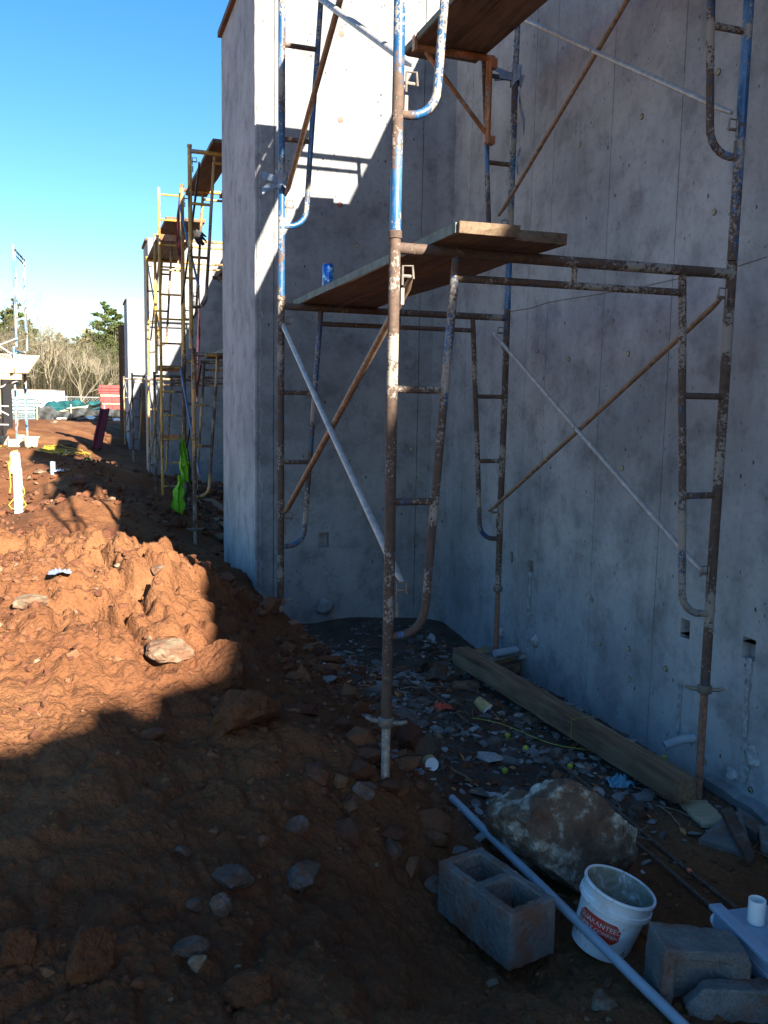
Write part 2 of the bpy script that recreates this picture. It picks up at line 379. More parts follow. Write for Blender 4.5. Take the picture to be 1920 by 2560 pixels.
M['brace_tan']=simple('rusty_brace',(.25,.17,.11),.6,.2,.4,30,.3,.002)
M['brace_grey']=simple('grey_brace',(.40,.38,.36),.5,.3,.25,30,.2,.002)
M['brace_dark']=simple('dark_brace',(.05,.055,.07),.5,.3,.4,30)
M['brace_blue']=simple('blue_brace',(.08,.15,.28),.5,.2,.4,30)
M['screw']=simple('screw_rod_steel',(.34,.29,.24),.6,.35,.35,60)
M['screw_rust']=simple('rusty_screw_rod',(.24,.12,.075),.8,.1,.4,60)
M['rebar']=simple('rusty_rebar',(.12,.075,.055),.8,.2,.5,60)
M['pvc_grey']=simple('grey_pvc',(.30,.35,.40),.4,0,.12,12,.05)
M['pvc_white']=simple('white_pvc',(.80,.80,.78),.35,0,.05,10,0)
M['box_grey']=simple('grey_enclosure',(.27,.34,.44),.45,0,.12,9,.08)
M['black']=simple('black_rubber',(.018,.018,.02),.6,0,.4,20)
M['neon']=simple('neon_vest',(.20,.50,.02),.7,0,.1,20,.2)
M['vest_band']=simple('vest_reflective_band',(.55,.75,.2),.35,0,.1,20,.1)
M['tape']=simple('grey_duct_tape',(.22,.26,.32),.45,.1,.3,12,.3)
M['redtape']=simple('red_white_tape',(.60,.22,.2),.6,0,.7,9,.1)
M['rope_yellow']=simple('yellow_hose',(.42,.34,.03),.5,0,.15,9,.1)
M['cup_white']=simple('white_cup',(.78,.79,.80),.6,0,.05,9,0)
M['cup_tan']=simple('tan_cup',(.50,.36,.15),.6,0,.3,24,0)
M['bluerag']=simple('blue_plastic',(.10,.28,.38),.4,0,.3,14,.3)
M['fruit']=simple('yellow_green_fruit',(.45,.48,.06),.5,0,.2,12,.1)
M['orange_mark']=simple('orange_marker_paint',(.85,.18,.07),.6,0,.15,30,.1)
M['dried_leaf']=simple('dried_leaf',(.42,.20,.07),.8,0,.3,12,.1)
M['ribbon']=simple('red_ribbon',(.55,.07,.03),.6,0,.4,20,.1)
M['red_steel']=simple('red_paint_steel',(.36,.012,.010),.5,0,.25,6,.1)
M['red_dark']=simple('dark_red_paint',(.13,.008,.009),.5,0,.3,6,.1)
M['form_blue']=simple('grey_blue_panel',(.10,.15,.165),.5,.1,.3,3,.1)
M['white_paint']=simple('white_paint',(.78,.79,.80),.5,0,.06,2,0)
M['tarp_green']=simple('green_tarp',(.015,.07,.07),.35,0,.5,3,.3,.03)
M['film_black']=simple('black_plastic_film',(.06,.065,.065),.25,0,.8,3,.5,.04)
M['stucco']=simple('tan_masonry',(.50,.43,.30),.9,0,.2,4,.2,.01)
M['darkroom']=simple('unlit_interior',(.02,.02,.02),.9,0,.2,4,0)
M['bark_pale']=simple('pale_bark',(.17,.145,.10),.9,0,.25,3,.2,.01)
M['bark_grey']=simple('grey_bark',(.085,.07,.05),.9,0,.3,3,.2,.01)
M['fence_steel']=simple('fence_wire',(.40,.41,.40),.4,.5,.1,3,0)
def foliage(name,a,b_):
    m,t,b=newmat(name); g=N(t,'ShaderNodeNewGeometry'); c=ramp(t,g.outputs['Random Per Island'],[(0,a),(1,b_)])
    L(t,c,b.inputs['Base Color']); b.inputs['Roughness'].default_value=.7; b.inputs['Specular IOR Level'].default_value=.2; return m
M['pine']=foliage('pine_needles',(.030,.050,.012),(.09,.11,.028))
M['scrub']=foliage('brushwood_twigs',(.028,.026,.014),(.070,.060,.034))
def cmu():
    m,t,b=newmat('concrete_block'); v=coords(t,True)
    f=noise(t,v,130,5,.75); g=noise(t,v,7,4); c=ramp(t,g,[(.3,(.13,.125,.12)),(.7,(.23,.215,.20))]); c=mix(t,.7,c,ramp(t,f,[(.3,.45),(.6,1.1)]),'MULTIPLY')
    red=ramp(t,noise(t,v,6,6,.7),[(.47,0),(.62,.9)]); c=mix(t,red,c,(.19,.085,.05))
    L(t,c,b.inputs['Base Color']); b.inputs['Roughness'].default_value=.95; b.inputs['Specular IOR Level'].default_value=.2; bump(t,b,f,.9,.004); return m
M['cmu']=cmu()
# ------------------------------------------------------------------ ground
def build_ground():
    th=np.unique(np.concatenate([np.linspace(-13,52,620),np.linspace(52,347,130)[1:]]))
    th=R(1)*th[:-1]; th=np.radians(np.degrees(th)/1.0)
    th=np.unique(np.concatenate([np.radians(np.linspace(-13,52,620)),np.radians(np.linspace(52,347,130)[1:-1])]))
    rr=np.concatenate([np.geomspace(.4,1.6,24),np.geomspace(1.6,9,560)[1:],np.geomspace(9,60,300)[1:],np.geomspace(60,1500,26)[1:]])
    nt_,nr=len(th),len(rr)
    TH,RR=np.meshgrid(th,rr); X=RR*np.sin(TH);Y=RR*np.cos(TH)
    cell=np.maximum(RR*math.radians(65/620), np.where((TH>R(52.5)),RR*math.radians(2.3),0))
    Z=height(X.ravel(),Y.ravel(),cell.ravel())
    V=np.column_stack([X.ravel(),Y.ravel(),Z]); V=np.vstack([V,[0,0,H(0,0.001)]])
    i=np.arange(nr-1)[:,None]*nt_; k=np.arange(nt_)[None,:]; k2=(k+1)%nt_
    Q=np.stack([(i+k),(i+k2),(i+nt_+k2),(i+nt_+k)],-1).reshape(-1,4)[:,::-1]
    me=bpy.data.meshes.new('ground'); nq=len(Q)
    tri=np.column_stack([np.arange(nt_),np.full(nt_,len(V)-1),(np.arange(nt_)+1)%nt_])[:,::-1]
    me.vertices.add(len(V)); me.vertices.foreach_set('co',V.ravel())
    me.loops.add(nq*4+len(tri)*3); me.loops.foreach_set('vertex_index',np.concatenate([Q.ravel(),tri.ravel()]).astype(np.int32))
    me.polygons.add(nq+len(tri))
    me.polygons.foreach_set('loop_start',np.concatenate([np.arange(nq)*4,nq*4+np.arange(len(tri))*3]).astype(np.int32))
    me.update(calc_edges=True); me.validate(); me.shade_smooth(); me.materials.append(M['clay'])
    o=bpy.data.objects.new('ground',me); C.objects.link(o); o['kind']='structure'
build_ground()

# icosahedron templates for loose stones
def ico():
    p=(1+5**.5)/2; V=np.array([(-1,p,0),(1,p,0),(-1,-p,0),(1,-p,0),(0,-1,p),(0,1,p),(0,-1,-p),(0,1,-p),(p,0,-1),(p,0,1),(-p,0,-1),(-p,0,1)],float)
    V/=np.linalg.norm(V[0]); F=[(0,11,5),(0,5,1),(0,1,7),(0,7,10),(0,10,11),(1,5,9),(5,11,4),(11,10,2),(10,7,6),(7,1,8),(3,9,4),(3,4,2),(3,2,6),(3,6,8),(3,8,9),(4,9,5),(2,4,11),(6,2,10),(8,6,7),(9,8,1)]
    return V,np.array(F)
IV,IF=ico()
def scatter(name,pts,sizes,mat,flat=(.35,.8),kind='stuff',label=None,sink=.2):
    n=len(pts); pts=np.array(pts); V=np.repeat(IV[None],n,0)*(1+rng.uniform(-.38,.38,(n,12,1)))
    sc=np.stack([rng.uniform(.7,1.5,n),rng.uniform(.6,1.1,n),rng.uniform(flat[0],flat[1],n)],1); V=V*sc[:,None,:]
    a=rng.uniform(0,6.28,n); ti=rng.normal(0,.35,n); ca,sa,ct,st=np.cos(a),np.sin(a),np.cos(ti),np.sin(ti)
    x=V[...,0];y=V[...,1]*ct[:,None]-V[...,2]*st[:,None];z=V[...,1]*st[:,None]+V[...,2]*ct[:,None]
    V=np.stack([x*ca[:,None]-y*sa[:,None],x*sa[:,None]+y*ca[:,None],z],-1)*np.array(sizes)[:,None,None]
    V+=pts[:,None,:]; V[...,2]+=(np.array(sizes)*sink)[:,None]
    F=(IF[None]+12*np.arange(n)[:,None,None]).reshape(-1,3); V=V.reshape(-1,3)
    me=bpy.data.meshes.new(name); me.vertices.add(len(V)); me.vertices.foreach_set('co',V.ravel())
    me.loops.add(len(F)*3); me.loops.foreach_set('vertex_index',F.ravel().astype(np.int32)); me.polygons.add(len(F)); me.polygons.foreach_set('loop_start',(np.arange(len(F))*3).astype(np.int32))
    me.update(calc_edges=True); me.shade_flat(); me.materials.append(mat)
    o=bpy.data.objects.new(name,me); C.objects.link(o); tag(o,label,name.replace('_',' '),None,kind); return o
def pts_in(n,x0,x1,y0,y1,dens=None):
    x=rng.uniform(x0,x1,n);y=rng.uniform(y0,y1,n)
    if dens is not None:
        k=rng.uniform(0,1,n)<dens(x,y); x=x[k];y=y[k]
    return np.column_stack([x,y,height(x,y)])
d=lambda x,y: np.clip(sstep(1.15,1.6,x)*(.25+1.1*sstep(-.1,.25,fbm(x*1.8,y*1.8,5,3)))*(sstep(2.4,3.6,y))*(1-.8*sstep(5.3,6.2,y)),0,1)
P=pts_in(5600,1.1,2.84,2.0,6.75,d); scatter('stone_chips',P,rng.gamma(2.2,.0066,len(P))+.005,M['chips'],(.18,.5),label='pale angular stone chips scattered along the foot of the near wall')
d2=lambda x,y: np.clip(.25+1.2*fbm(x*1.5,y*1.5,15,3),0.03,1)*(1-.6*sstep(1.4,1.8,x))*(.55+.45*sstep(3.3,4.2,y))
P1=pts_in(30000,-1.4,2.8,1.5,6.5,d2); P2=pts_in(4000,-2.5,1.2,6.5,16,d2); P3=pts_in(2500,1.3,2.8,8.6,17,lambda x,y:0*x+.6)
P=np.vstack([P1,P2,P3]); sz=np.concatenate([rng.gamma(1.35,.0048,len(P1))+.0035,rng.gamma(2,.010,len(P2))+.006,rng.gamma(2,.014,len(P3))+.006])
scatter('clay_crumbs',P,sz,M['clods'],(.5,.95),label='crumbs and small clods of red clay loose on the dirt')
P=pts_in(260,.55,1.7,2.6,5.6,lambda x,y: np.clip(1-abs(x-1.2)/.5,0,1)); scatter('clay_clods',P,rng.gamma(2.2,.011,len(P))+.012,M['clods'],(.5,.9),label='fist sized clods along the foot of the dirt bank')

def rock(name,c,size,seed,mat,label,cat='rock',rz=0,tilt=(0,0),sub=3,cuts=9,group=None,sink=.25,amp=.075):
    r=np.random.default_rng(seed); bm=bmesh.new(); bmesh.ops.create_icosphere(bm,subdivisions=sub,radius=1)
    V=np.array([v.co[:] for v in bm.verts])
    for k in range(cuts):
        n=r.normal(size=3);n/=np.linalg.norm(n); dd=r.uniform(.48,.85); e=V@n-dd; V=V-np.where(e>0,e,0)[:,None]*n
    nz=1.5*np.array([__import__('mathutils').noise.fractal(Vector(v)*2.6+Vector((seed,0,0)),.8,2.1,5) for v in V])
    V=V*(1+amp*nz[:,None]); V=V*np.array(size)/2/ .82
    V=V@rotm(tilt[0],tilt[1],rz).T
    for v,q in zip(bm.verts,V): v.co=q
    me=bpy.data.meshes.new(name); bm.to_mesh(me); bm.free(); me.materials.append(mat); me.shade_smooth(); me.set_sharp_from_angle(angle=R(16))
    o=bpy.data.objects.new(name,me); C.objects.link(o); o.location=(c[0],c[1],c[2]+size[2]*(.5-sink)); return tag(o,label,cat,group)

# ------------------------------------------------------------------ concrete walls
def faced_wall(parent,axis,plane,u0,u1,z0,z1,seams,pockets,mat,org,sgn=-1,th=.06):
    """front panels of a wall lying in plane x=plane (axis 'X', u=Y) or y=plane (axis 'Y', u=X), split at the form seams, with real recessed pockets"""
    us=[u0]+sorted(seams)+[u1]; g=.0025
    for a,b in zip(us[:-1],us[1:]):
        a_=a+(g if a!=u0 else 0); b_=b-(g if b!=u1 else 0); mb=MB(org)
        pk=[p for p in pockets if a_<p[0] and p[1]<b_]
        cu=sorted({a_,b_,*[p[0] for p in pk],*[p[1] for p in pk]}); cz=sorted({z0,z1,*[p[2] for p in pk],*[p[3] for p in pk]})
        def P(u,z,d=0): return (plane-sgn*d,u,z) if axis=='X' else (u,plane-sgn*d,z)
        def quad(*q):
            mb.add(q,[(0,1,2,3)])
        for i in range(len(cu)-1):
            for j in range(len(cz)-1):
                uc,zc=(cu[i]+cu[i+1])/2,(cz[j]+cz[j+1])/2
                inp=any(p[0]<uc<p[1] and p[2]<zc<p[3] for p in pk); dd=.055 if inp else 0
                quad(P(cu[i],cz[j],dd),P(cu[i+1],cz[j],dd),P(cu[i+1],cz[j+1],dd),P(cu[i],cz[j+1],dd))
                if inp:
                    a1,b1,c1,d1=cu[i],cu[i+1],cz[j],cz[j+1]
                    quad(P(a1,c1),P(b1,c1),P(b1,c1,dd),P(a1,c1,dd)); quad(P(a1,d1,dd),P(b1,d1,dd),P(b1,d1),P(a1,d1))
                    quad(P(a1,c1),P(a1,c1,dd),P(a1,d1,dd),P(a1,d1)); quad(P(b1,c1,dd),P(b1,c1),P(b1,d1),P(b1,d1,dd))
        # returns at the panel sides
        for u in (a_,b_): quad(P(u,z0),P(u,z0,th),P(u,z1,th),P(u,z1))
        mb.build('wall_panel',mat,parent,smooth=False)
def plugs(parent,axis,plane,lst,org,mat,r=.011,off=-1):
    for u,z in lst:
        mb=MB(org); rot=rotm(0,R(90),0) if axis=='X' else rotm(R(90),0,0)
        c=(plane+off*.0015,u,z) if axis=='X' else (u,plane+off*.0015,z)
        mb.lathe([(r*1.1,-.003),(r*1.1,.001),(r*.7,.003)],c,10,rot); mb.build('tie_plug',mat,parent)
        m3=MB(org); m3.lathe([(r*1.45,-.002),(r*1.45,.0006),(r*1.1,.0007)],c,9,rot); m3.build('plug_hole',M['joint'],parent,jitter=.0008)

TOP=3.27; XW=2.85
nw=empty('concrete_wall',(XW,2,-1.9),'tall stained grey concrete wall running close behind the blue scaffold','wall')
org=(XW,2,-1.9)
MB(org).bx((XW+.06,-14.0,-2.2),(XW+.4,.2,TOP+.26)).bx((XW+.06,.2,-2.2),(XW+.4,6.84,TOP)).build('wall_core',M['concrete_dark'],nw)
seY=[6.84*.0+atX(1715,111,XW)[1],atX(1399,17,XW)[1],atX(1183,222,XW)[1],atX(1327,555,XW)[1],atX(1545,0,XW)[1]]
seY=sorted(seY+[2.35,1.2,0.0,-1.2,-2.4,-3.6])
def pk(px,py,pw,ph):
    a=atX(px-pw/2,py,XW);b=atX(px+pw/2,py,XW);t_=atX(px,py-ph/2,XW)[2];l_=atX(px,py+ph/2,XW)[2]; return (min(a[1],b[1]),max(a[1],b[1]),l_,t_)
pks=[pk(1872,1622,34,54),pk(1713,1572,24,48),pk(1327,1415,12,28),pk(1279,1392,8,24)]
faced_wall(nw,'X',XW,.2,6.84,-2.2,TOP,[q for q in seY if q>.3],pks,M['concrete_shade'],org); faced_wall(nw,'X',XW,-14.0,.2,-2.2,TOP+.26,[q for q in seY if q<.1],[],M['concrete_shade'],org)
pl=[(1665,1672),(1500,1610),(1575,1698),(1571,885),(1423,898),(1605,292),(1797,180),(1786,530),(1450,362),(1556,1170),(1762,1905),(1877,1975),(1480,1500),(1573,1622)]
plugs(nw,'X',XW,[(atX(x,y,XW)[1],atX(x,y,XW)[2]) for x,y in pl],org,M['plug'])
# cold joints, drips, grout lumps, footing lip, cut conduit
def strip(parent,org,pts,wd,mat,name,pr=.0025):
    mb=MB(org)
    for (y0,z0),(y1,z1) in zip(pts[:-1],pts[1:]):
        mb.add([(XW-pr,y0,z0-wd/2),(XW-pr,y1,z1-wd/2),(XW-pr,y1,z1+wd/2),(XW-pr,y0,z0+wd/2),(XW+.002,y0,z0-wd/2),(XW+.002,y1,z1-wd/2),(XW+.002,y1,z1+wd/2),(XW+.002,y0,z0+wd/2)],[(0,1,2,3),(0,4,5,1),(3,2,6,7),(1,5,6,2),(0,3,7,4)])
    mb.build(name,mat,parent)
pj=[atX(x,y,XW) for x,y in ((1272,778),(1330,768),(1372,755),(1430,746),(1495,736),(1600,716),(1680,702),(1830,668),(1919,645))]
strip(nw,org,[(p[1]+random.uniform(-.01,.01),p[2]+random.uniform(-.006,.006)) for p in pj],.004,M['joint'],'cold_joint')
for (px,py,w_,h_) in ((1875,1760,20,230),(1866,1905,34,110),(1703,1770,14,150),(1326,1560,10,260)):
    a=atX(px,py-h_/2,XW);b=atX(px,py+h_/2,XW); mb=MB(org); n=14
    V=[];wd=abs(atX(px+w_,py,XW)[1]-atX(px,py,XW)[1])/2
    for i in range(n+1):
        z=a[2]+(b[2]-a[2])*i/n; hw=wd*random.uniform(.35,1)*(1 if i<n-1 else .6)
        V+=[(XW-.004,a[1]-hw,z),(XW-.007,a[1],z),(XW-.004,a[1]+hw,z)]
    mb.add(V,[(3*i+j,3*i+j+1,3*i+4+j,3*i+3+j) for i in range(n) for j in (0,1)]); mb.sm=True
    mb.build('grout_drip',M['grout'],nw)
def lump(parent,org,c,size,seed,mat,name='grout_lump'):
    o=rock(name,(0,0,0),size,seed,mat,None,sub=3,cuts=9); 
    del o['category']; o.parent=parent; o.location=tuple(np.array(c)-np.array(org)); return o
for k,(px,py,s) in enumerate(((1880,1895,(.05,.10,.13)),(1830,1935,(.07,.13,.06)),(1668,1830,(.03,.05,.05)),(1340,1600,(.07,.09,.11)),(1310,1640,(.12,.13,.07)),(1255,1580,(.06,.06,.09)))):
    c=atX(px,py,XW); lump(nw,org,c,(s[0]*.8,s[1]*.8,s[2]*.8),50+k,M['grout'])
a=np.array(atX(1735,1845,XW)); b=np.array(atX(1660,1865,XW-.16)); MB(org).tube([a,a*.6+b*.4+np.array((0,0,.01)),b],.022,12,False).tube([a,a*.6+b*.4+np.array((0,0,.01)),b],.019,12,False).build('cut_conduit_stub',M['pvc_grey'],nw)
mb=MB(org); V=[];ys=np.linspace(.5,3.35,50)
for i,y in enumerate(ys):
    dx=.05+.055*(1-sstep(2.6,3.3,y))+.012*random.uniform(-1,1); zt=-1.775+.01*random.uniform(-1,1)
    V+=[(XW,y,zt+.012),(XW-dx,y,zt),(XW-dx+.008,y,zt-.05),(XW-.01,y,zt-.07)]
mb.add(V,[(4*i+j,4*i+j+1,4*i+5+j,4*i+4+j) for i in range(len(ys)-1) for j in range(3)]); mb.build('footing_lip',M['concrete_dark'],nw,smooth=False)

def pier(x0,y0,y1,top,label,edge=True,pockets=(),seams=(),bot=-2.2,x1=XW+.4,plugl=()):
    org=(x0,y0,bot); p=empty('concrete_pier',org,label,'wall pier')
    MB(org).bx((x0+.05,y0+.06,bot),(x1,y1,top)).build('pier_core',M['concrete'],p)
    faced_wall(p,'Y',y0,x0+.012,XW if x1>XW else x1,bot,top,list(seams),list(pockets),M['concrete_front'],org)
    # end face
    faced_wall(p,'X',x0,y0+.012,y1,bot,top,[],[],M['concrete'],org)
    # ragged chamfer between the two faces
    n=int((top-bot)/.035); mb=MB(org); V=[]
    for i in range(n+1):
        z=bot+(top-bot)*i/n; c=.032+.02*abs(random.gauss(0,.6))*(1 if edge else 0)
        V+=[(x0,y0+.0125,z),(x0+.002,y0+.008+.3*c*random.uniform(0,.3),z),(x0+c,y0-.0015,z),(x0+c+.004+random.uniform(0,.005),y0+.0015,z)]
    mb.add(V,[(4*i+j,4*i+j+1,4*i+5+j,4*i+4+j) for i in range(n) for j in range(3)]); mb.build('ragged_corner',M['concrete_edge'],p,smooth=False)
    if plugl: plugs(p,'Y',y0,plugl[0],org,M['plug_red'],.016)
    # timber nailer left along the top
    MB(org).bx((x0-.035,y0+.2,top-.02),(x0+.22,y1-.01,top+.03)).build('top_board',M['brownboard'],p)
    return p,org
pp=[atY(x,y,6.84) for x,y in ((855,85),(851,300),(850,512),(805,1430))]
pa=atY(797,1332,6.84); pb=atY(822,1368,6.84)
p1,o1=pier(1.27,6.84,8.5,TOP,'nearest pale grey concrete pier with ragged corner right behind the blue scaffold',True,[(pa[0],pb[0],pb[2],pa[2])],[1.415,2.62],plugl=([(q[0],q[2]) for q in pp[:3]],))
MB(o1).add([(2.74,6.842,-2.2),(2.852,6.73,-2.2),(2.852,6.842,-2.2),(2.74,6.842,TOP),(2.852,6.73,TOP),(2.852,6.842,TOP)],[(0,1,4,3),(0,2,1),(3,4,5)]).build('corner_fillet',M['concrete_dark'],p1)
c=atY(812,1515,6.80); lump(p1,o1,c,(.12,.07,.11),61,M['concrete_front'])
c=atY(1055,1240,6.84)
for k in range(3):
    x=random.uniform(1.5,2.6); z=random.uniform(-1.3,2.4); plugs(p1,'Y',6.84,[(x,z)],o1,M['plug'],.012)
p2,o2=pier(1.235,17.6,18.9,3.0,'second concrete pier down the row standing behind the yellow ladder scaffold',True,seams=[2.0])
p3,o3=pier(1.31,27.6,29.6,2.92,'farthest sunlit concrete pier at the left end of the wall row',False,seams=[2.2])
for y0,y1,top,lb in ((8.5,17.6,TOP-.1,'concrete wall recess behind the yellow ladder scaffold between two piers'),(18.9,27.6,2.9,'farthest concrete wall stretch behind the small yellow frames')):
    o_=(XW,y0,-2); wl=empty('concrete_wall',o_,lb,'wall'); MB(o_).bx((XW+.06,y0,-2.2),(XW+.4,y1,top)).build('wall_core',M['concrete_dark'],wl)
    faced_wall(wl,'X',XW,y0,y1,-2.2,top,[y0+k*1.22 for k in range(1,int((y1-y0)/1.22)+1) if y0+k*1.22<y1-.1],[],M['concrete'],o_)
# the row goes on behind the photographer: its pier shades the front of the mound
p0=empty('concrete_pier',(1.2,-6.7,-2),'concrete pier of the same row behind the camera, its top shaped for the shadow edge on the mound','wall pier')
PT=[(1.20,3.16),(1.62,3.15),(1.66,3.06),(1.90,3.08),(1.95,3.12),(2.14,3.16),(2.17,3.24),(2.34,3.26),(2.36,3.20),(2.44,3.20),(2.46,3.30),(2.85,3.40)]  # unseen top outline, stepped to scallop the shadow edge on the mound
MB((1.2,-6.7,-2)).add([(x,y,z) for y in (-6.9,-5.55) for x,z in ([(1.2,-2.2)]+PT+[(2.85,-2.2)])],[tuple(range(14))[::-1],tuple(range(14,28))]+[(i,(i+1)%14,14+(i+1)%14,14+i) for i in range(14)]).build('pier_body',M['concrete'],p0,smooth=False)
# form panels leaning in the farthest bay
t=empty('plywood_form',(1.9,27.4,-1.6),'stacked dark brown plywood form panels against the farthest pier','form panel')
for k in range(3): MB((1.9,27.4,-1.6)).bx((1.62,27.42-.001*k,-1.6+.62*k),(2.7,27.54,-1.6+.62*k+.60)).build('panel',M['brownboard'],t)
for k in range(4): MB((1.9,27.4,-1.6)).bx((1.6,27.38,-1.62+.62*k),(2.72,27.44,-1.58+.62*k)).build('rail',M['timber'],t)
t=empty('upright_board',(1.24,30.4,-1.0),'tall brown plywood panel standing upright past the farthest pier','board')
MB((1.24,30.4,-1.0)).bx((1.16,30.4,-1.4),(1.62,30.45,2.35)).build('panel',M['brownboard'],t); MB((1.24,30.4,-1.0)).bx((1.28,30.33,-1.4),(1.36,30.398,1.7)).build('stud',M['timber'],t)

# ------------------------------------------------------------------ scaffold parts
PR=.0215
def arc(c,r,a0,a1,n=7): return [(c[0]+r*math.cos(a0+(a1-a0)*i/n),0,c[1]+r*math.sin(a0+(a1-a0)*i/n)) for i in range(n+1)]
def make_frame(h,rungs,curve,mp,mi,mh,label,group,W=1.524,off=(.25,.155)):
    f=empty('frame_scaffold',(0,0,0),label,'scaffold frame',group)
    wob=lambda:random.uniform(-.002,.002)
    for x in (0,W): MB().tube([(x,0,0),(x+wob(),wob(),h*.33),(x+wob(),wob(),h*.66),(x,0,h+.03)],PR,14).build('post',mp,f)
    MB().tube([(0,0,h-.02),(W/2,wob(),h-.022),(W,0,h-.02)],PR,14).build('header',mh,f)
    MB().tube([(off[0],0,h-.115),(W-off[0],0,h-.112)],.015,10).build('lower_beam',mh,f)
    MB().tube([(W/2,0,h-.02),(W/2,0,h-.115)],.012,8).build('beam_spacer',mh,f)
    for s in (0,1):
        X=lambda u: u if s==0 else W-u
        r=.11; path=[(off[0],0,h-.02)]
        for k in range(1,5): path.append((off[0]+(off[1]-off[0])*k/5+wob(),wob(),(h-.02)+(curve+r-(h-.02))*k/5))
        path+= [(off[1],0,curve+r)]+[(off[1]-r+r*math.cos(a),0,curve+r+r*math.sin(a)) for a in np.linspace(0,-math.pi/2,7)[1:]]+[(0,0,curve)]
        MB().tube([(X(p[0]),p[1],p[2]) for p in path],.0165,12).build('inner_leg',mi,f)
        for z in rungs:
            u=off[0]+(off[1]-off[0])*(h-z)/(h-curve); MB().tube([(X(0),0,z),(X(u),0,z)],.0145,10).build('rung',mh,f)
        for z in (h-.12,.53):
            x=X(.022); d_=1 if s==0 else -1; mb=MB()
            mb.tube([(x,-.0,z),(x+d_*.045,0,z)],.007,8)
            mb.tube([(x+d_*.006,-.012,z-.035),(x+d_*.006,-.012,z+.035),(x+d_*.045,-.012,z+.037),(x+d_*.05,-.012,z-.01)],.0045,6)
            mb.box((x+d_*.008,-.008,z-.075),(.012,.006,.06))
            mb.build('brace_lock',M['galv'],f)
    MB().lathe([(PR+.001,.0),(PR+.004,.002),(PR+.004,.028),(PR+.001,.03)],(0,0,h+.012),14).build('collar',mp,f)
    return f
GL='lower frames of the blue scaffold'; GU='upper frames of the blue scaffold'
LOW=dict(h=1.85,rungs=(.88,1.31),curve=.35); UPR=dict(h=1.98,rungs=(.92,1.45),curve=.42)
ZB=-1.26; ZU=.625
f1=make_frame(**LOW,mp=M['rusty'],mi=M['blue_rust'],mh=M['rusty'],label='rusty blue walk-through scaffold frame nearest the camera, lower tier',group=GL); f1.location=(1.112,3.175,ZB); f1.rotation_euler=(0,0,0)
f2=dup(f1,(1.158,5.38,ZB),'rusty blue scaffold frame of the lower tier standing close before the concrete pier')
f3=make_frame(**UPR,mp=M['blue'],mi=M['blue'],mh=M['rusty'],label='blue chipped scaffold frame of the upper tier nearest the camera',group=GU); f3.location=(1.112,3.175,ZU)
f4=dup(f3,(1.158,5.38,ZU),'blue chipped scaffold frame of the upper tier farther from the camera')

f0=dup(f1,(1.05,-5.3,1.07),'unseen scaffold frame added behind the camera to cast shadow streaks','added frames behind the camera')  # added out of view so its bars throw streaks of shadow on the mound
def make_jack(h,base,rodmat,label,group,nut=True,name='screw_jack'):
    j=empty(name,(0,0,0),label,'screw jack',group); n=int(h/.0042); prof=[(.0165 if i%2 else .0185,i*h/n) for i in range(n+1)]
    MB().lathe(prof,(0,0,0),12).build('screw_rod',rodmat,j,smooth=False)
    mb=MB(); mb.lathe([(.03,h-.02),(.033,h-.015),(.033,h+.012),(.028,h+.016)],seg=14)
    for s in (1,-1): mb.tube([(s*.028,0,h-.004),(s*.06,0,h-.002),(s*.085,0,h+.006)],[.011,.010,.007],8)
    mb.build('wing_nut',M['galv'],j)
    if base: MB().bx((-.07,-.07,-.006),(.07,.07,0)).build('base_plate',M['galv'],j)
    return j
GJ='screw jacks under the blue scaffold'
def jack(x,y,z0,z1,rod,label,rz,base=False):
    j=make_jack(z1-z0,base,rod,label,GJ); j.location=(x,y,z0); j.rotation_euler=(0,0,rz)
jack(1.112,3.175,H(1.112,3.175)-.05,ZB+.005,M['screw'],'pale threaded screw jack sunk in clods under the nearest scaffold post',R(-35))
jack(2.636,3.175,-1.85,ZB-.0,M['screw_rust'],'rusty threaded screw jack beside the long timber at the wall',R(-30))
jack(1.158,5.38,H(1.158,5.38)-.06,ZB+.0,M['screw'],'screw jack with wide wing nut standing in the dirt by the pier',R(10))
jack(2.682,5.38,-1.70,ZB,M['screw_rust'],'screw jack with base plate on wood blocks against the wall',R(60),True)

def brace(x,ya,yb,za,zb,m1,m2,label,group,r=.0125):
    o_=(x,(ya+yb)/2,(za+zb)/2); b=empty('cross_brace',o_,label,'cross brace',group)
    def tb(p,q,dx,mm):
        p=Vector(p);q=Vector(q);d_=(q-p).normalized(); 
        MB(o_).tube([p+Vector((dx*.3,0,0)),p+d_*.07+Vector((dx*.8,0,0)),p.lerp(q,.5)+Vector((dx,0,0)),q-d_*.07+Vector((dx*.8,0,0)),q+Vector((dx*.3,0,0))],[.008,r,r,r,.008],12).build('brace_tube',mm,b)
    tb((x,ya,zb),(x,yb,za),.014,m1); tb((x,ya,za),(x,yb,zb),-.014,m2)
    MB(o_).tube([(x-.03,(ya+yb)/2,(za+zb)/2),(x+.03,(ya+yb)/2,(za+zb)/2)],.006,8).build('pivot_bolt',M['galv'],b); return b
GB='cross braces of the blue scaffold'
brace(1.175,3.175,5.38,-.70,.47,M['brace_tan'],M['brace_grey'],'tan and pale grey cross brace on the left side, lower tier of the blue scaffold',GB,.0155)
brace(2.59,3.175,5.38,-.72,.47,M['brace_tan'],M['brace_grey'],'thin crossed brace before the stained wall, lower tier',GB)
brace(1.175,3.175,5.38,1.22,2.48,M['brace_tan'],M['brace_grey'],'crossed brace high on the left side of the upper tier',GB,.0155)
brace(2.59,3.175,5.38,1.22,2.48,M['brace_tan'],M['brace_grey'],'crossed brace high before the wall in the upper tier',GB)

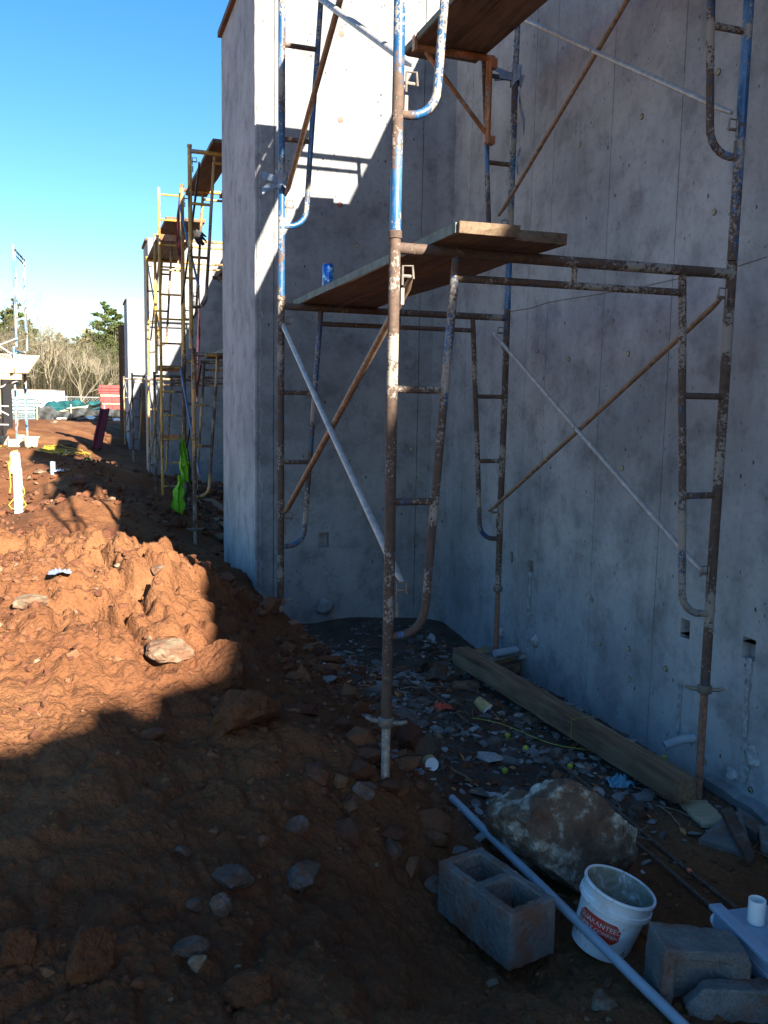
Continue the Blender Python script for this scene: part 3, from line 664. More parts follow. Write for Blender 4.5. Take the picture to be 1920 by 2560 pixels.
def plank(x0,x1,y0,y1,z,label,group,mat=None,th=.042,green=True,rz=0,name='scaffold_plank'):
    cx,cy=(x0+x1)/2,(y0+y1)/2; p=empty(name,(cx,cy,z),label,'plank',group,rz); n=10; mb=MB(); V=[]
    w=(x1-x0)/2;l=(y1-y0)/2
    for i in range(n+1):
        y=-l+2*l*i/n; e=.006*random.uniform(-1,1); s=.004*math.sin(i*1.1)
        for (sx,sz) in ((-1,0),(-1,1),(1,1),(1,0)): V.append((sx*w+e*.5,y+(random.uniform(-.012,.012) if i in (0,n) else 0),sz*th+s))
    F=[(4*i+j,4*i+(j+1)%4,4*i+4+(j+1)%4,4*i+4+j) for i in range(n) for j in range(4)]+[(0,3,2,1),(4*n,4*n+1,4*n+2,4*n+3)]
    mb.add(V,F); mb.build('board',mat or M['plank'],p,bevel=.003,smooth=False)
    if green: MB().bx((-w-.0035,-l+.02,.004),(-w-.0005+.004,l-.02,th-.002)).build('painted_edge',M['plank_green'],p)
    return p
G1='planks on the lower deck of the blue scaffold'; G2='planks on the upper deck of the blue scaffold'
zh=ZB+1.85+.0; 
plank(1.275,1.51,2.93,5.62,zh+.004,'sunlit ended scaffold plank, left one on the lower deck, carrying a blue can',G1,rz=R(-.6))
plank(1.525,1.755,2.98,5.62,zh+.004,'shaded scaffold plank beside the one with the can, nearer the wall',G1,green=False,rz=R(-1.2))
# side brackets and planks riding on them
def bracket(x,y,z,ln,h,label,sgn=-1):
    o_=(x,y,z); b=empty('side_bracket',o_,label,'bracket','orange side brackets of the blue scaffold')
    MB(o_).tube([(x,y,z-.03),(x,y,z-h)],.021,12).build('upright',M['orange'],b)
    MB(o_).tube([(x-sgn*.03,y,z-.02),(x+sgn*ln,y,z-.02)],.021,12).build('arm',M['orange'],b)
    MB(o_).tube([(x,y,z-h+.05),(x+sgn*ln*.86,y,z-.04)],.014,10).build('strut',M['orange'],b)
    mb=MB(o_); mb.box((x+sgn*ln,y,z+.0),(.02,.05,.09)); mb.box((x+.02,y,z-h+.02),(.05,.05,.05)); mb.box((x+.02,y,z-.05),(.05,.05,.06)); mb.build('end_hook',M['orange'],b,bevel=.003)
bracket(2.46,5.30,2.165,.50,.53,'orange side bracket under the high planks at the far upper frame')
bracket(2.44,3.10,2.165,.50,.53,'orange side bracket on the near upper frame, only its foot in view')
plank(1.965,2.20,1.5,5.52,2.172,'high scaffold plank with grey painted edge lying over the orange bracket',G2)
plank(2.206,2.44,1.5,5.46,2.172,'high scaffold plank next to the wall lying over the orange bracket',G2,green=False)
z2=ZU+1.98
for k,x in enumerate((1.50,1.76)): plank(x-.01,x+.225,2.6,5.62,z2+.004,('outer','inner')[k]+' plank of the top deck above the frame, out of view','planks of the top deck')
# coupling pins between tiers, tape and rag on posts
def wrap(name,c,s,seed,mat,label,cat,tail=0):
    o_=tuple(c); mb=MB(o_); r=random.Random(seed)
    n=12;V=[]
    for i in range(n):
        a=i*2*math.pi/n*1.0; 
        for zz in (-s*.6,0,s*.6): rr=.026+.012*r.random()*(1+abs(zz)/s); V.append((c[0]+rr*math.cos(a)+.006*r.uniform(-1,1),c[1]+rr*math.sin(a),c[2]+zz+.02*r.uniform(-1,1)))
    mb.add(V,[(3*i+j,3*((i+1)%n)+j,3*((i+1)%n)+j+1,3*i+j+1) for i in range(n) for j in (0,1)])
    for q in range(3):
        a0=r.uniform(2.6,4.2); P0=Vector(c)+Vector((.026*math.cos(a0),.026*math.sin(a0),r.uniform(-.02,.02)))
        d_=Vector((math.cos(a0),math.sin(a0)*.5,r.uniform(-.8,.3)))*s*1.3
        sd_=Vector((0,.01,.025)); mb.add([P0-sd_,P0+sd_,P0+d_+sd_*r.uniform(.4,1.4),P0+d_-sd_*r.uniform(.2,1)],[(0,1,2,3)])
    if tail:
        V=[];F=[];m_=16
        for i in range(m_+1):
            t_=i/m_; x=c[0]+.04+.02*math.sin(t_*9+seed); z=c[2]-tail*t_; hw=.012*(1-.3*t_); an=t_*7
            V+=[(x-hw*math.cos(an),c[1]-.02-hw*math.sin(an),z),(x+hw*math.cos(an),c[1]-.02+hw*math.sin(an),z)]
        F=[(2*i,2*i+1,2*i+3,2*i+2) for i in range(m_)]; mb.add(V,F)
    o=mb.build(name,mat,None,smooth=False); return tag(o,label,cat)
wrap('duct_tape',(2.687,5.38,2.1),.10,3,M['tape'],'torn grey duct tape wrapped high on the far right scaffold post, strip hanging','tape',.62)
wrap('duct_tape',(1.160,5.38,1.30),.075,5,M['tape'],'grey duct tape scrap on the far left blue scaffold post','tape',0)

# drink can
cx_,cy_,cz_=1.365,5.06,zh+.046
can=empty('drink_can',(cx_,cy_,cz_),'tall blue drink can standing on the lower plank','can')
mt,t_,b_=newmat('blue_can_print'); v_=coords(t_,True,(1,1,1)); q_=noise(t_,v_,38,2,.5); L(t_,ramp(t_,q_,[(.50,(.01,.11,.50)),(.56,(.03,.25,.62)),(.66,(.35,.6,.8))]),b_.inputs['Base Color']); b_.inputs['Metallic'].default_value=.4; b_.inputs['Roughness'].default_value=.3
MB().lathe([(.024,0),(.029,.004),(.0325,.012),(.0325,.138),(.030,.147),(.0265,.152)],seg=28).build('can_body',mt,can)
MB().lathe([(.0265,.152),(.027,.157),(.025,.157),(.024,.153)],seg=28).build('can_rim',M['galv'],can)
# ------------------------------------------------------------------ things on the floor of the work strip
def seg_obj(name,a,b,w,h,mat,label,cat,over=0,n=14,rough=.004,group=None):
    a=Vector(a);b=Vector(b);d_=(b-a);l=d_.length; o=empty(name,a,label,cat,group); rz=math.atan2(-d_.x,d_.y); rx=math.asin(d_.z/l)
    o.rotation_euler=(rx,0,rz); mb=MB(); V=[]
    for i in range(n+1):
        y=l*i/n; e=random.uniform(-rough,rough); e2=random.uniform(-rough,rough)
        V+=[(-w/2+e,y,0),(-w/2+e2,y,h+e*.6),(w/2+e,y,h+e2*.6),(w/2+e2,y,0)]
    F=[(4*i+j,4*i+(j+1)%4,4*i+4+(j+1)%4,4*i+4+j) for i in range(n) for j in range(4)]+[(0,3,2,1),(4*n,4*n+1,4*n+2,4*n+3)]
    mb.add(V,F); mb.build('beam',mat,o,bevel=.004,smooth=False); return o
# long timber: far end by the wood blocks, near end by the footing
A=Vector(atZ(1150,1655,-1.74)); B=Vector(atZ(1712,2005,-1.755))
tb=seg_obj('timber',B,A,.12,.105,M['timber'],'long weathered square timber lying along the foot of the wall','timber')
tt=.36; cpt=B.lerp(A,tt); dv=(A-B).normalized(); sv=Vector((dv.y,-dv.x,0))
ring=[cpt+sv*s*.066+Vector((0,0,z)) for s,z in ((-1,.0),(-1,.109),(1,.109),(1,.0))]
tag(MB(tuple(cpt)).tube([ring[0]-sv*.02,ring[0],ring[1],ring[2],ring[3]],.0016,5).build('yellow_string',M['rope_yellow']),'thin yellow string tied across the long timber','string')
a=Vector(atZ(1700,2005,-1.80)); tag(seg_obj('wood_wedge',atZ(1790,2070,-1.80),atZ(1730,2010,-1.80),.13,.02,M['pale_wood'],'pale board end sticking out under the near end of the timber','board'),None,None)
# blocks under the far right jack
bl=(2.62,5.36,-1.84); wb=empty('wood_blocking',bl,'stacked wood blocks under the jack plate by the wall','wood blocks')
MB(bl).box((2.60,5.33,-1.80),(.36,.30,.07),rotm(0,0,.5)).build('block',M['timber'],wb,bevel=.004)
MB(bl).box((2.58,5.36,-1.735),(.36,.26,.045),rotm(0,0,.42)).build('block',M['plywood'],wb,bevel=.003)
tag(MB((2.72,5.3,-1.71)).box((2.70,5.30,-1.709),(.30,.14,.006),rotm(0,R(-3),.25)).build('steel_plate',M['galv']),'bent grey steel plate lying on the wood blocks','plate')
tag(MB((2.72,5.27,-1.67)).tube([(2.62,5.27,-1.685),(2.80,5.30,-1.68)],.026,12).build('pipe_offcut',M['pvc_grey']),'short grey pipe offcut beside the jack foot on the plate','pipe')

def cblock(name,loc,rz,label,ln=.395,w=.194,h=.194,broken=0,tilt=(0,0)):
    o=empty(name,loc,label,'concrete block'); o.rotation_euler=(tilt[0],tilt[1],rz); t1=.034; bm=bmesh.new()
    # outer and holes as extruded faces: built from bars butting end to end
    def bar(x0,x1,y0,y1):
        n=6 if (y1-y0)>.2 else 3
        vs=[]
        for z in (0,h):
            for (x,y) in ((x0,y0),(x1,y0),(x1,y1),(x0,y1)): vs.append(bm.verts.new((x,y,z)))
        for f in ((0,3,2,1),(4,5,6,7),(0,1,5,4),(1,2,6,5),(2,3,7,6),(3,0,4,7)): bm.faces.new([vs[i] for i in f])
    mb=MB()
    holes=[(.036,.036+(ln-.108)/2),(.036+(ln-.108)/2+.036,ln-.036)]
    # grid with holes
    xs=[-w/2,-w/2+t1,w/2-t1,w/2]; ys=[0,holes[0][0],holes[0][1],holes[1][0],holes[1][1],ln]
    idx={}; V=[];F=[]
    def vid(i,j,k):
        if (i,j,k) not in idx: idx[(i,j,k)]=len(V); V.append((xs[i],ys[j],h*k))
        return idx[(i,j,k)]
    solid=lambda i,j: 0<=i<3 and 0<=j<5 and not (i==1 and j in (1,3)) and not (broken and (j>2 or (j==2 and i==9)))
    for i in range(3):
        for j in range(5):
            if not solid(i,j): continue
            F.append((vid(i,j,1),vid(i+1,j,1),vid(i+1,j+1,1),vid(i,j+1,1))); F.append((vid(i,j,0),vid(i,j+1,0),vid(i+1,j+1,0),vid(i+1,j,0)))
            if not solid(i-1,j): F.append((vid(i,j,0),vid(i,j,1),vid(i,j+1,1),vid(i,j+1,0)))
            if not solid(i+1,j): F.append((vid(i+1,j,0),vid(i+1,j+1,0),vid(i+1,j+1,1),vid(i+1,j,1)))
            if not solid(i,j-1): F.append((vid(i,j,0),vid(i+1,j,0),vid(i+1,j,1),vid(i,j,1)))
            if not solid(i,j+1): F.append((vid(i,j+1,0),vid(i,j+1,1),vid(i+1,j+1,1),vid(i+1,j+1,0)))
    bm.free(); mb.add(V,F); q=mb.build('block_body',M['cmu'],o,smooth=False)
    q.modifiers.new('b','BEVEL').width=.004
    s=q.modifiers.new('s','SUBSURF'); s.subdivision_type='SIMPLE'; s.levels=s.render_levels=4
    tx=bpy.data.textures.new('grain','CLOUDS'); tx.noise_scale=.018; dm=q.modifiers.new('d','DISPLACE'); dm.texture=tx; dm.strength=.008
    return o
nb=Vector(atZ(1272,2432,-1.80)); lb=Vector(atZ(1117,2300,-1.80)); dv=(lb-nb).normalized()
rz=math.atan2(-dv.x,dv.y); c0=nb+Vector((math.cos(rz),math.sin(rz),0))*.097
cblock('concrete_block',c0,rz,'whole grey concrete block with two open cells beside the paint bucket')
# broken blocks at the lower right
def chunk(name,loc,rot,V,F,label):
    o=empty(name,loc,label,'concrete block'); o.rotation_euler=rot; q=MB().add(V,F).build('block_body',M['cmu'],o,smooth=False)
    q.modifiers.new('b','BEVEL').width=.005; s_=q.modifiers.new('s','SUBSURF'); s_.subdivision_type='SIMPLE'; s_.levels=s_.render_levels=5
    for sc_,st_ in ((.02,.007),(.07,.012)):
        tx=bpy.data.textures.new('grain','CLOUDS'); tx.noise_scale=sc_; dm=q.modifiers.new('d','DISPLACE'); dm.texture=tx; dm.strength=st_
# upright half block, its hollowed end toward the camera (x right, y away, z up)
w_,h_,d_=.26,.27,.15; a0,a1,b0,b1,rc=.035,w_-.055,0.0,h_-.035,.045
V=[(0,0,0),(a0,0,0),(a1,0,0),(w_,0,0),(0,0,b1),(a0,0,b1),(a1,0,b1),(w_,0,b1),(0,0,h_),(a0,0,h_),(a1,0,h_),(w_,.03,h_-.02),(a0+.008,rc,0),(a1-.03,rc,0),(a0+.008,rc,b1-.01),(a1-.05,rc,b1-.01),
   (0,d_,0),(w_,d_,0),(0,d_,h_),(w_,d_,h_-.02)]
F=[(0,1,5,4),(2,3,7,6),(4,5,9,8),(5,6,10,9),(6,7,11,10),(1,12,14,5),(13,2,6,15),(14,15,6,5),(12,13,15,14),(0,4,8,18,16),(3,17,19,11,7),(8,9,10,11,19,18),(16,18,19,17),(0,16,17,3,2,13,12,1)]
c1=Vector(atZ(1652,2400,-1.58)); chunk('broken_block',(c1.x,c1.y,-1.82),(0,R(3),R(-16)),V,F,'broken half concrete block with hollowed dark face, larger of the two at the lower right')
V=[(0,0,0),(.24,0,0),(.24,.10,0),(.01,.09,0),(.02,.015,.13),(.25,.0,.135),(.24,.075,.13),(.035,.07,.125),(-.02,.03,.07),(-.012,.08,.06)]
F=[(0,3,2,1),(4,5,6,7),(0,1,5,4),(1,2,6,5),(2,3,9,7,6),(0,4,8),(4,7,9,8),(0,8,9,3)]
c2=Vector(atZ(1745,2490,-1.64)); chunk('broken_block',(c2.x,c2.y,-1.765),(0,R(2),R(-14)),V,F,'smaller pale edged broken block chunk in the bottom right corner')

# boulder
bp=Vector(atZ(1420,2215,-1.79))
rock('boulder',(bp.x+.065,bp.y+.08,-1.87),(.55,.42,.52),23,M['boulder'],'large angular brown and cream boulder behind the concrete block','boulder',rz=R(-22),tilt=(R(6),R(10)),sub=5,cuts=18,sink=.12)

# bucket
bo=Vector(atZ(1497,2362,-1.78)); bk=empty('paint_bucket',bo,'small white plastic bucket with red octagon label, mortar crusted and leaning','bucket'); bk.rotation_euler=(R(6),R(15),R(0))
m_,t_,b_=newmat('bucket_plastic'); v_=coords(t_,True); c_=ramp(t_,noise(t_,v_,9,5,.7),[(.45,(.72,.74,.76)),(.62,(.60,.57,.52))]); c_=mix(t_,ramp(t_,noise(t_,v_,28,4,.7),[(.60,0),(.66,1)]),c_,(.30,.24,.18)); L(t_,c_,b_.inputs['Base Color']); b_.inputs['Roughness'].default_value=.4
m2,t_,b_=newmat('bucket_inside'); v_=coords(t_,True); c_=ramp(t_,noise(t_,v_,14,5,.7,.5),[(.42,(.20,.19,.13)),(.56,(.33,.32,.26)),(.62,(.60,.61,.60))]); L(t_,c_,b_.inputs['Base Color']); b_.inputs['Roughness'].default_value=.7; bump(t_,b_,noise(t_,v_,30,4),.6,.004)
RB,RTp,HB=.094,.113,.215
MB().lathe([(.001,0),(RB-.004,0),(RB,.003),(RTp,HB)],seg=48,caps=False).build('body',m_,bk)
MB().lathe([(RTp+.0005,HB-.055),(RTp+.007,HB-.053),(RTp+.007,HB-.036),(RTp+.003,HB-.034),(RTp+.004,HB-.006),(RTp+.008,HB),(RTp+.006,HB+.006),(RTp-.001,HB+.006),(RTp-.004,HB-.01)],seg=48,caps=False).build('rim',m_,bk)
MB().lathe([(RB-.006,.02),(RTp-.004,HB+.003)],seg=48,caps=False).build('inner_wall',m2,bk); MB().lathe([(.001,.022),(RB-.005,.021)],seg=48,caps=False).build('inner_floor',m2,bk)
def on_bucket(u,z,off): # u: metres round from the label centre
    r=RB+(RTp-RB)*z/HB; a=LA+u/r; return ((r+off)*math.cos(a),(r+off)*math.sin(a),z)
LA=math.atan2(-bo.y,-bo.x)-R(22)
def label_mesh(name,poly,off,mat):
    # fan of a convex outline, finely divided so that it follows the curve
    bm=bmesh.new(); f=bm.faces.new([bm.verts.new((x,y,0)) for x,y in poly]); bmesh.ops.triangulate(bm,faces=[f]); bmesh.ops.subdivide_edges(bm,edges=bm.edges[:],cuts=9,use_grid_fill=True)
    for v in bm.verts: v.co=on_bucket(v.co.x,v.co.y,off)
    me=bpy.data.meshes.new(name); bm.to_mesh(me); bm.free(); me.materials.append(mat); o=bpy.data.objects.new(name,me); C.objects.link(o); o.parent=bk; return o
def octo(w,h,c,zc): return [(-w+c,zc-h),(w-c,zc-h),(w,zc-h+c),(w,zc+h-c),(w-c,zc+h),(-w+c,zc+h),(-w,zc+h-c),(-w,zc-h+c)]
label_mesh('label_border',octo(.079,.037,.018,.102),.0008,M['cup_white'])
mr,t_,b_=newmat('label_red'); v_=coords(t_,True); c_=ramp(t_,noise(t_,v_,20,4,.6),[(.5,(.48,.03,.02)),(.70,(.30,.10,.06))]); L(t_,c_,b_.inputs['Base Color']); b_.inputs['Roughness'].default_value=.5
label_mesh('label',octo(.077,.035,.018,.102),.0014,mr)
mw=simple('label_print_white',(.62,.58,.55),.6,0,.35,60,0); mred=simple('label_print_red',(.45,.08,.06),.6,0,.3,60,0)
def text(s,size,uc,zc,mat,name,off=.0022):
    cu=bpy.data.curves.new('t','FONT'); cu.body=s; cu.size=size; cu.align_x='CENTER'; cu.align_y='CENTER'; cu.resolution_u=3; to=bpy.data.objects.new('t',cu); C.objects.link(to)
    me=bpy.data.meshes.new_from_object(to.evaluated_get(bpy.context.evaluated_depsgraph_get())); bpy.data.objects.remove(to)
    for v in me.vertices: v.co=on_bucket(v.co.x+uc,v.co.y+zc,off)
    me.materials.clear(); me.materials.append(mat); o=bpy.data.objects.new(name,me); C.objects.link(o); o.parent=bk
text('GUARANTEED',.0235,.004,.115,mw,'lettering'); text('SUPPLY COMPANY',.0185,.006,.092,mw,'lettering'); text('Building Materials',.0145,.02,.053,mred,'lettering')
for s in (-1,1): MB().box(((RTp+.009)*s*.0+0,0,0),(.001,.001,.001)) 
# grey conduit: from the block's foot out past the bucket
pa_=np.array(atZ(1130,1995,-1.70)); pb_=np.array(atZ(1250,2130,-1.66)); pc_=np.array(atZ(1420,2300,-1.71)); pd_=np.array(atZ(1560,2450,-1.775)); pe_=np.array(atZ(1690,2600,-1.745))
d0=(pe_-pa_); path=[pa_+d0*k for k in np.linspace(0,1.15,12)]; path=[np.array((p[0],p[1],max(p[2],H(p[0],p[1])+.008))) for p in path]; lo=path[0][2]; hi=path[-1][2]; path=[np.array((p[0],p[1],max(p[2],lo+(hi-lo)*i/11))) for i,p in enumerate(path)]
cd=MB(tuple(pa_)); cd.tube([tuple(p) for p in path],.0165,16); o=cd.build('conduit',M['pvc_grey']); tag(o,'long straight grey plastic conduit lying between block and bucket','pipe')
# rebars
def bar(a,b,label,marks):
    a=np.array(a);b=np.array(b); L_=np.linalg.norm(b-a); n=int(L_/.012); o_=tuple(a); t=empty('rebar',o_,label,'rebar','rusty rebars on the dirt')
    MB(o_).tube([tuple(a+(b-a)*i/n+np.array((0,0,.006*math.sin(i*.05)))) for i in range(n+1)],[.0085 if i%2 else .0068 for i in range(n+1)],8).build('bar',M['rebar'],t,smooth=False)
    for k in marks: p=a+(b-a)*k; q=a+(b-a)*(k+.014); MB(o_).tube([tuple(p+np.array((0,0,.006*math.sin(k*n*.05)))),tuple(q+np.array((0,0,.006*math.sin(k*n*.05))))],.0098,10).build('paint_mark',M['orange_mark'],t)
g1=atZ(1378,1890,-1.79); g2=atZ(1845,2275,-1.775); bar((g1[0],g1[1],H(g1[0],g1[1])+.015),(g2[0],g2[1],H(g2[0],g2[1])+.02),'rusty rebar with two orange paint marks, nearer the wall',(.30,.80))
g1=atZ(1525,2060,-1.79); g2=atZ(1775,2275,-1.785); bar((g1[0],g1[1],H(g1[0],g1[1])+.02),(g2[0],g2[1],H(g2[0],g2[1])+.015),'shorter rusty rebar coming out from beside the boulder',())
# cups
cp=Vector(gh(1205,1775)); cu=empty('paper_cup',(cp.x,cp.y,cp.z+.03),'tan printed paper cup tipped with its mouth toward the camera on the gravel','cup'); cu.rotation_euler=(R(125),R(-18),R(25))
MB().lathe([(.027,-.045),(.0275,-.045),(.041,.045),(.0405,.045),(.0265,-.042)],seg=26,caps=False).build('cup_side',M['cup_tan'],cu); MB().lathe([(.0405,.041),(.043,.043),(.043,.047),(.0405,.047)],seg=26,caps=False).build('cup_rim',M['cup_white'],cu)
MB().lathe([(.0385,.044),(.026,-.04)],seg=26,caps=False).build('cup_lining',M['cup_white'],cu); MB().lathe([(.001,-.044),(.027,-.0445)],seg=26,caps=False).build('cup_base',M['cup_white'],cu)
cp=Vector(gh(1078,1925)); cu=empty('paper_cup',(cp.x,cp.y,cp.z+.03),'paper cup lying with its round white bottom facing the camera','cup'); cu.rotation_euler=(R(80),R(5),R(-8))
MB().lathe([(.031,.0),(.031,.012),(.037,-.075)],(0,0,0),26,caps=False).build('cup_side',M['cup_tan'],cu); MB().lathe([(.001,.008),(.029,.008),(.0315,.013),(.0315,.008)],seg=26,caps=False).build('cup_base',M['cup_white'],cu)
# rag, fruit, ribbon, leaves, sticks
def rag(name,c,s,seed,mat,label,cat,h=.05):
    r=np.random.default_rng(seed); n=15; u=np.linspace(-1,1,n); U,W=np.meshgrid(u,u); Z=h*(np.abs(fbm(U*2.1+seed,W*2.1,seed,3))*2.2)*(1-.6*np.hypot(U,W)); X=U*s*(1+.3*fbm(U*2,W*2,seed+5,2));Y=W*s*(1+.3*fbm(U*2,W*2,seed+9,2))
    V=np.column_stack([X.ravel()+c[0],Y.ravel()+c[1],Z.ravel()+c[2]+.008]); mb=MB(tuple(c)); mb.add(V,[(i*n+j,i*n+j+1,(i+1)*n+j+1,(i+1)*n+j) for i in range(n-1) for j in range(n-1)]); mb.sm=True
    return tag(mb.build(name,mat),label,cat)
rag('plastic_bag',gh(1545,1965),.055,4,M['bluerag'],'crumpled blue plastic bag beside the long timber','bag',.07)
rag('ribbon_scrap',gh(1105,1772),.045,8,M['ribbon'],'red ribbon scrap among the gravel near the front post','ribbon',.03)
for k,(x,y,lb_) in enumerate(((1268,1846,'between the tan cup and the rebars'),(1314,1878,'right of the lone stones behind the boulder'),(1262,1934,'nearest the boulder'),(1425,1924,'on the rebar end by the timber'),(1626,1884,'against the wall beyond the timber'))):
    p=gh(x,y) if k<4 else (2.78,3.62,-1.80); f=empty('walnut',p,'yellow green fruit '+lb_,'fruit','fallen yellow green fruit')
    MB().lathe([(.001,.0),(.010,.003),(.0155,.014),(.014,.024),(.006,.030),(.001,.0305)],(0,0,.0),14).build('husk',M['fruit'],f); MB().tube([(0,0,.029),(.003,0,.035)],.0022,5).build('stalk',M['dried_leaf'],f)
mb=MB()
for k in range(110):
    x=random.uniform(1.3,2.8);y=random.uniform(2.6,6.2);z=H(x,y)+.012;a=random.uniform(0,6.3);l=random.uniform(.05,.2)
    mb.tube([(x,y,z),(x+l*.5*math.cos(a),y+l*.5*math.sin(a),z+.012),(x+l*math.cos(a),y+l*math.sin(a),z+.002)],random.uniform(.0012,.003),4)
tag(mb.build('twigs',M['brace_tan']),'dry twigs and straws littered over the gravel','twigs',kind='stuff')
mb=MB()
for k in range(120):
    x=random.uniform(1.3,2.8);y=random.uniform(2.8,6.2);z=H(x,y)+.01;s=random.uniform(.012,.032)
    Rm=rotm(random.gauss(0,.4),random.gauss(0,.4),random.uniform(0,6)); V=np.array([(-s,0,0),(0,-s*.5,.003),(s,0,0),(0,s*.5,.003)])@Rm.T+np.array((x,y,z)); mb.add(V,[(0,1,2,3)])
tag(mb.build('dried_leaves',M['dried_leaf'],smooth=False),'small dried orange brown leaves among the gravel','leaves',kind='stuff')
def stick(a,b,r,mat,name,label,cat):
    a=gh(*a);b=gh(*b); m1=tuple((np.array(a)+np.array(b))/2+np.array((0,0,.02))); return tag(MB(a).tube([(a[0],a[1],a[2]+.012),m1,(b[0],b[1],b[2]+.012)],r,8).build(name,mat),label,cat)
stick((1055,1720),(1172,1815),.009,M['rebar'],'steel_pin','rusty steel pin lying in the gravel left of the tan cup','steel pin')
stick((870,1800),(905,1745),.006,M['brace_tan'],'stick','thin pale stick standing out of the clods by the front post','stick')
stick((1130,1930),(1195,1972),.005,M['brace_tan'],'stick','thin brown twig lying right of the white bottomed cup','stick')
g1=gh(1180,1808);g2=gh(1480,1895); tag(MB(g1).tube([tuple(np.array(g1)*(1-k)+np.array(g2)*k+np.array((0,0,.03+.015*math.sin(k*7)))) for k in np.linspace(0,1,14)],.0018,5).build('green_string',M['fruit']),'thin green mason string running over the gravel to the timber','string')
# grey electrical box resting on the rubble, black wire coil below it
eb=(2.10,2.16,-1.62); e=empty('electrical_box',eb,'grey plastic electrical enclosure with white pipe stubs at the lower right edge','electrical box'); e.rotation_euler=(R(6),R(-2),R(24))
E0=Vector(atZ(1778,2338,-1.68)); E1=Vector(atZ(1905,2468,-1.68)); e.location=(E0.x,E0.y,-1.68)
# local: y runs toward the camera-right, x across
e.rotation_euler=(R(0),R(0),math.atan2(-(E1-E0).x,(E1-E0).y))
MB().bx((-.30,0,0),(0,.62,.085)).build('case',M['box_grey'],e,bevel=.008); 
mb=MB(); mb.bx((-.035,-.012,.0865),(.010,.63,.102)); mb.build('flange',M['box_grey'],e,bevel=.004)
MB().bx((.0015,.07,.050),(.006,.45,.058)).build('raised_rib',M['pvc_grey'],e,bevel=.002)
for k,y in enumerate((.085,.24)): MB().lathe([(.026,0),(.026,.075),(.0225,.075),(.0225,.005)],(-.095,y,.087),22,caps=False).build('pipe_stub',M['pvc_white'],e)
MB().lathe([(.024,0),(.026,.004),(.022,.02),(.001,.026)],(-.03,-.004,.04),18,rotm(R(90),0,0)).build('knockout_cap',M['cup_white'],e)
cl=Vector(atZ(1885,2470,-1.70)); mb=MB((cl.x,cl.y,-1.74)); 
for k in range(9):
    r=.085+.018*random.random(); zz=-1.78+.012*k; mb.tube([(cl.x+r*math.cos(a)+.006*random.uniform(-1,1),cl.y+r*math.sin(a),zz+.004*math.sin(3*a+k)) for a in np.linspace(0,6.28,22)],.0045,6)
tag(mb.build('wire_coil',M['black']),'coil of black wire under the grey electrical box','wire coil')
# slabs of waste concrete by the footing
def slab(poly,z,th,mat,label,tilt=(0,0)):
    P=[atZ(x,y,z) for x,y in poly]; c=np.mean(P,0); o=empty('concrete_slab_piece',(c[0],c[1],z),label,'concrete piece'); o.rotation_euler=(tilt[0],tilt[1],0)
    q=MB().prism([(p[0]-c[0],p[1]-c[1]) for p in P][::-1],0,th).build('slab',mat,o,bevel=.006,smooth=False); return o
slab([(1745,2108),(1800,2070),(1850,2055),(1885,2150),(1790,2120)],-1.80,.035,M['cmu'],'flat triangular piece of waste concrete lying below the footing lip',(R(6),R(-5)))
slab([(1800,2045),(1830,2040),(1890,2150),(1870,2160)],-1.765,.03,M['rock_grey'],'narrow bar of waste concrete lying on the flat triangular piece',(R(4),R(-3)))
slab([(1840,2040),(1880,2065),(1920,2100),(1890,2110),(1845,2075)],-1.82,.05,M['cmu'],'dark concrete lump under the footing lip at the right edge')
slab([(1895,2090),(1960,2095),(1960,2160),(1900,2130)],-1.80,.05,M['cmu'],'concrete piece cut by the right edge of the photo')

# single rocks
def clod(px,py,w,h,seed,label,rz,dz):
    p=gh(px,py); d_=np.linalg.norm(p); s=w/FPX*d_; return rock('clod',p,(s,s*.8,max(h/FPX*d_,.3*s)),seed,M['clay'],label,'clod',rz,(0,0),5,7,None,dz,.075)
def rk(px,py,w,h,seed,mat,label,rz=0,dz=.3,tilt=(0,0),cat='rock',sub=4):
    if cat=='clod': return clod(px,py,w,h,seed,label,rz,dz)
    p=gh(px,py); d_=np.linalg.norm(p); s=w/FPX*d_; hh=h/FPX*d_; return rock('rock',p,(s,s*.8,max(hh,.3*s)),seed,mat,label,cat,rz,tilt,sub,10,None,dz)
rk(428,1635,100,46,3,M['rock_pale'],'flat pale cream rock on the lit edge of the mound',R(-10),.25,(R(14),0))
rk(392,1430,34,26,4,M['rock_pale'],'small cream rock near the top of the lit mound')
rk(75,1520,78,38,5,M['rock_pale'],'pale rock on the lit mound at the left edge of the photo',R(20))
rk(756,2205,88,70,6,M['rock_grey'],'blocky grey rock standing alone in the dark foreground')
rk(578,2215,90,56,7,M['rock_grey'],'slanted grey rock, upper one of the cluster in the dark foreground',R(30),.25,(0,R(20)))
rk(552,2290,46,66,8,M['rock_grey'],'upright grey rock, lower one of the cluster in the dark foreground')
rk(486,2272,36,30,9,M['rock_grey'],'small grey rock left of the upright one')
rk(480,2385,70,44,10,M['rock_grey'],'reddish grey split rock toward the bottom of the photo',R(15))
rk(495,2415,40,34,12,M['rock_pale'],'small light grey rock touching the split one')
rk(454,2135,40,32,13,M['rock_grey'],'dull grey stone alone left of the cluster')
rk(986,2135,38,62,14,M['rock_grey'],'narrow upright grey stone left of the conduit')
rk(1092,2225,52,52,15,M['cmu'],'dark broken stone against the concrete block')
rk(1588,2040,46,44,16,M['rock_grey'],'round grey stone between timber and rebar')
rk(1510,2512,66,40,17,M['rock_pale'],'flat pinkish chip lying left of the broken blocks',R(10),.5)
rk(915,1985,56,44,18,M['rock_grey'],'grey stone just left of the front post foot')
rk(738,2070,56,36,19,M['rock_grey'],'flat dark grey stone above the blocky one')
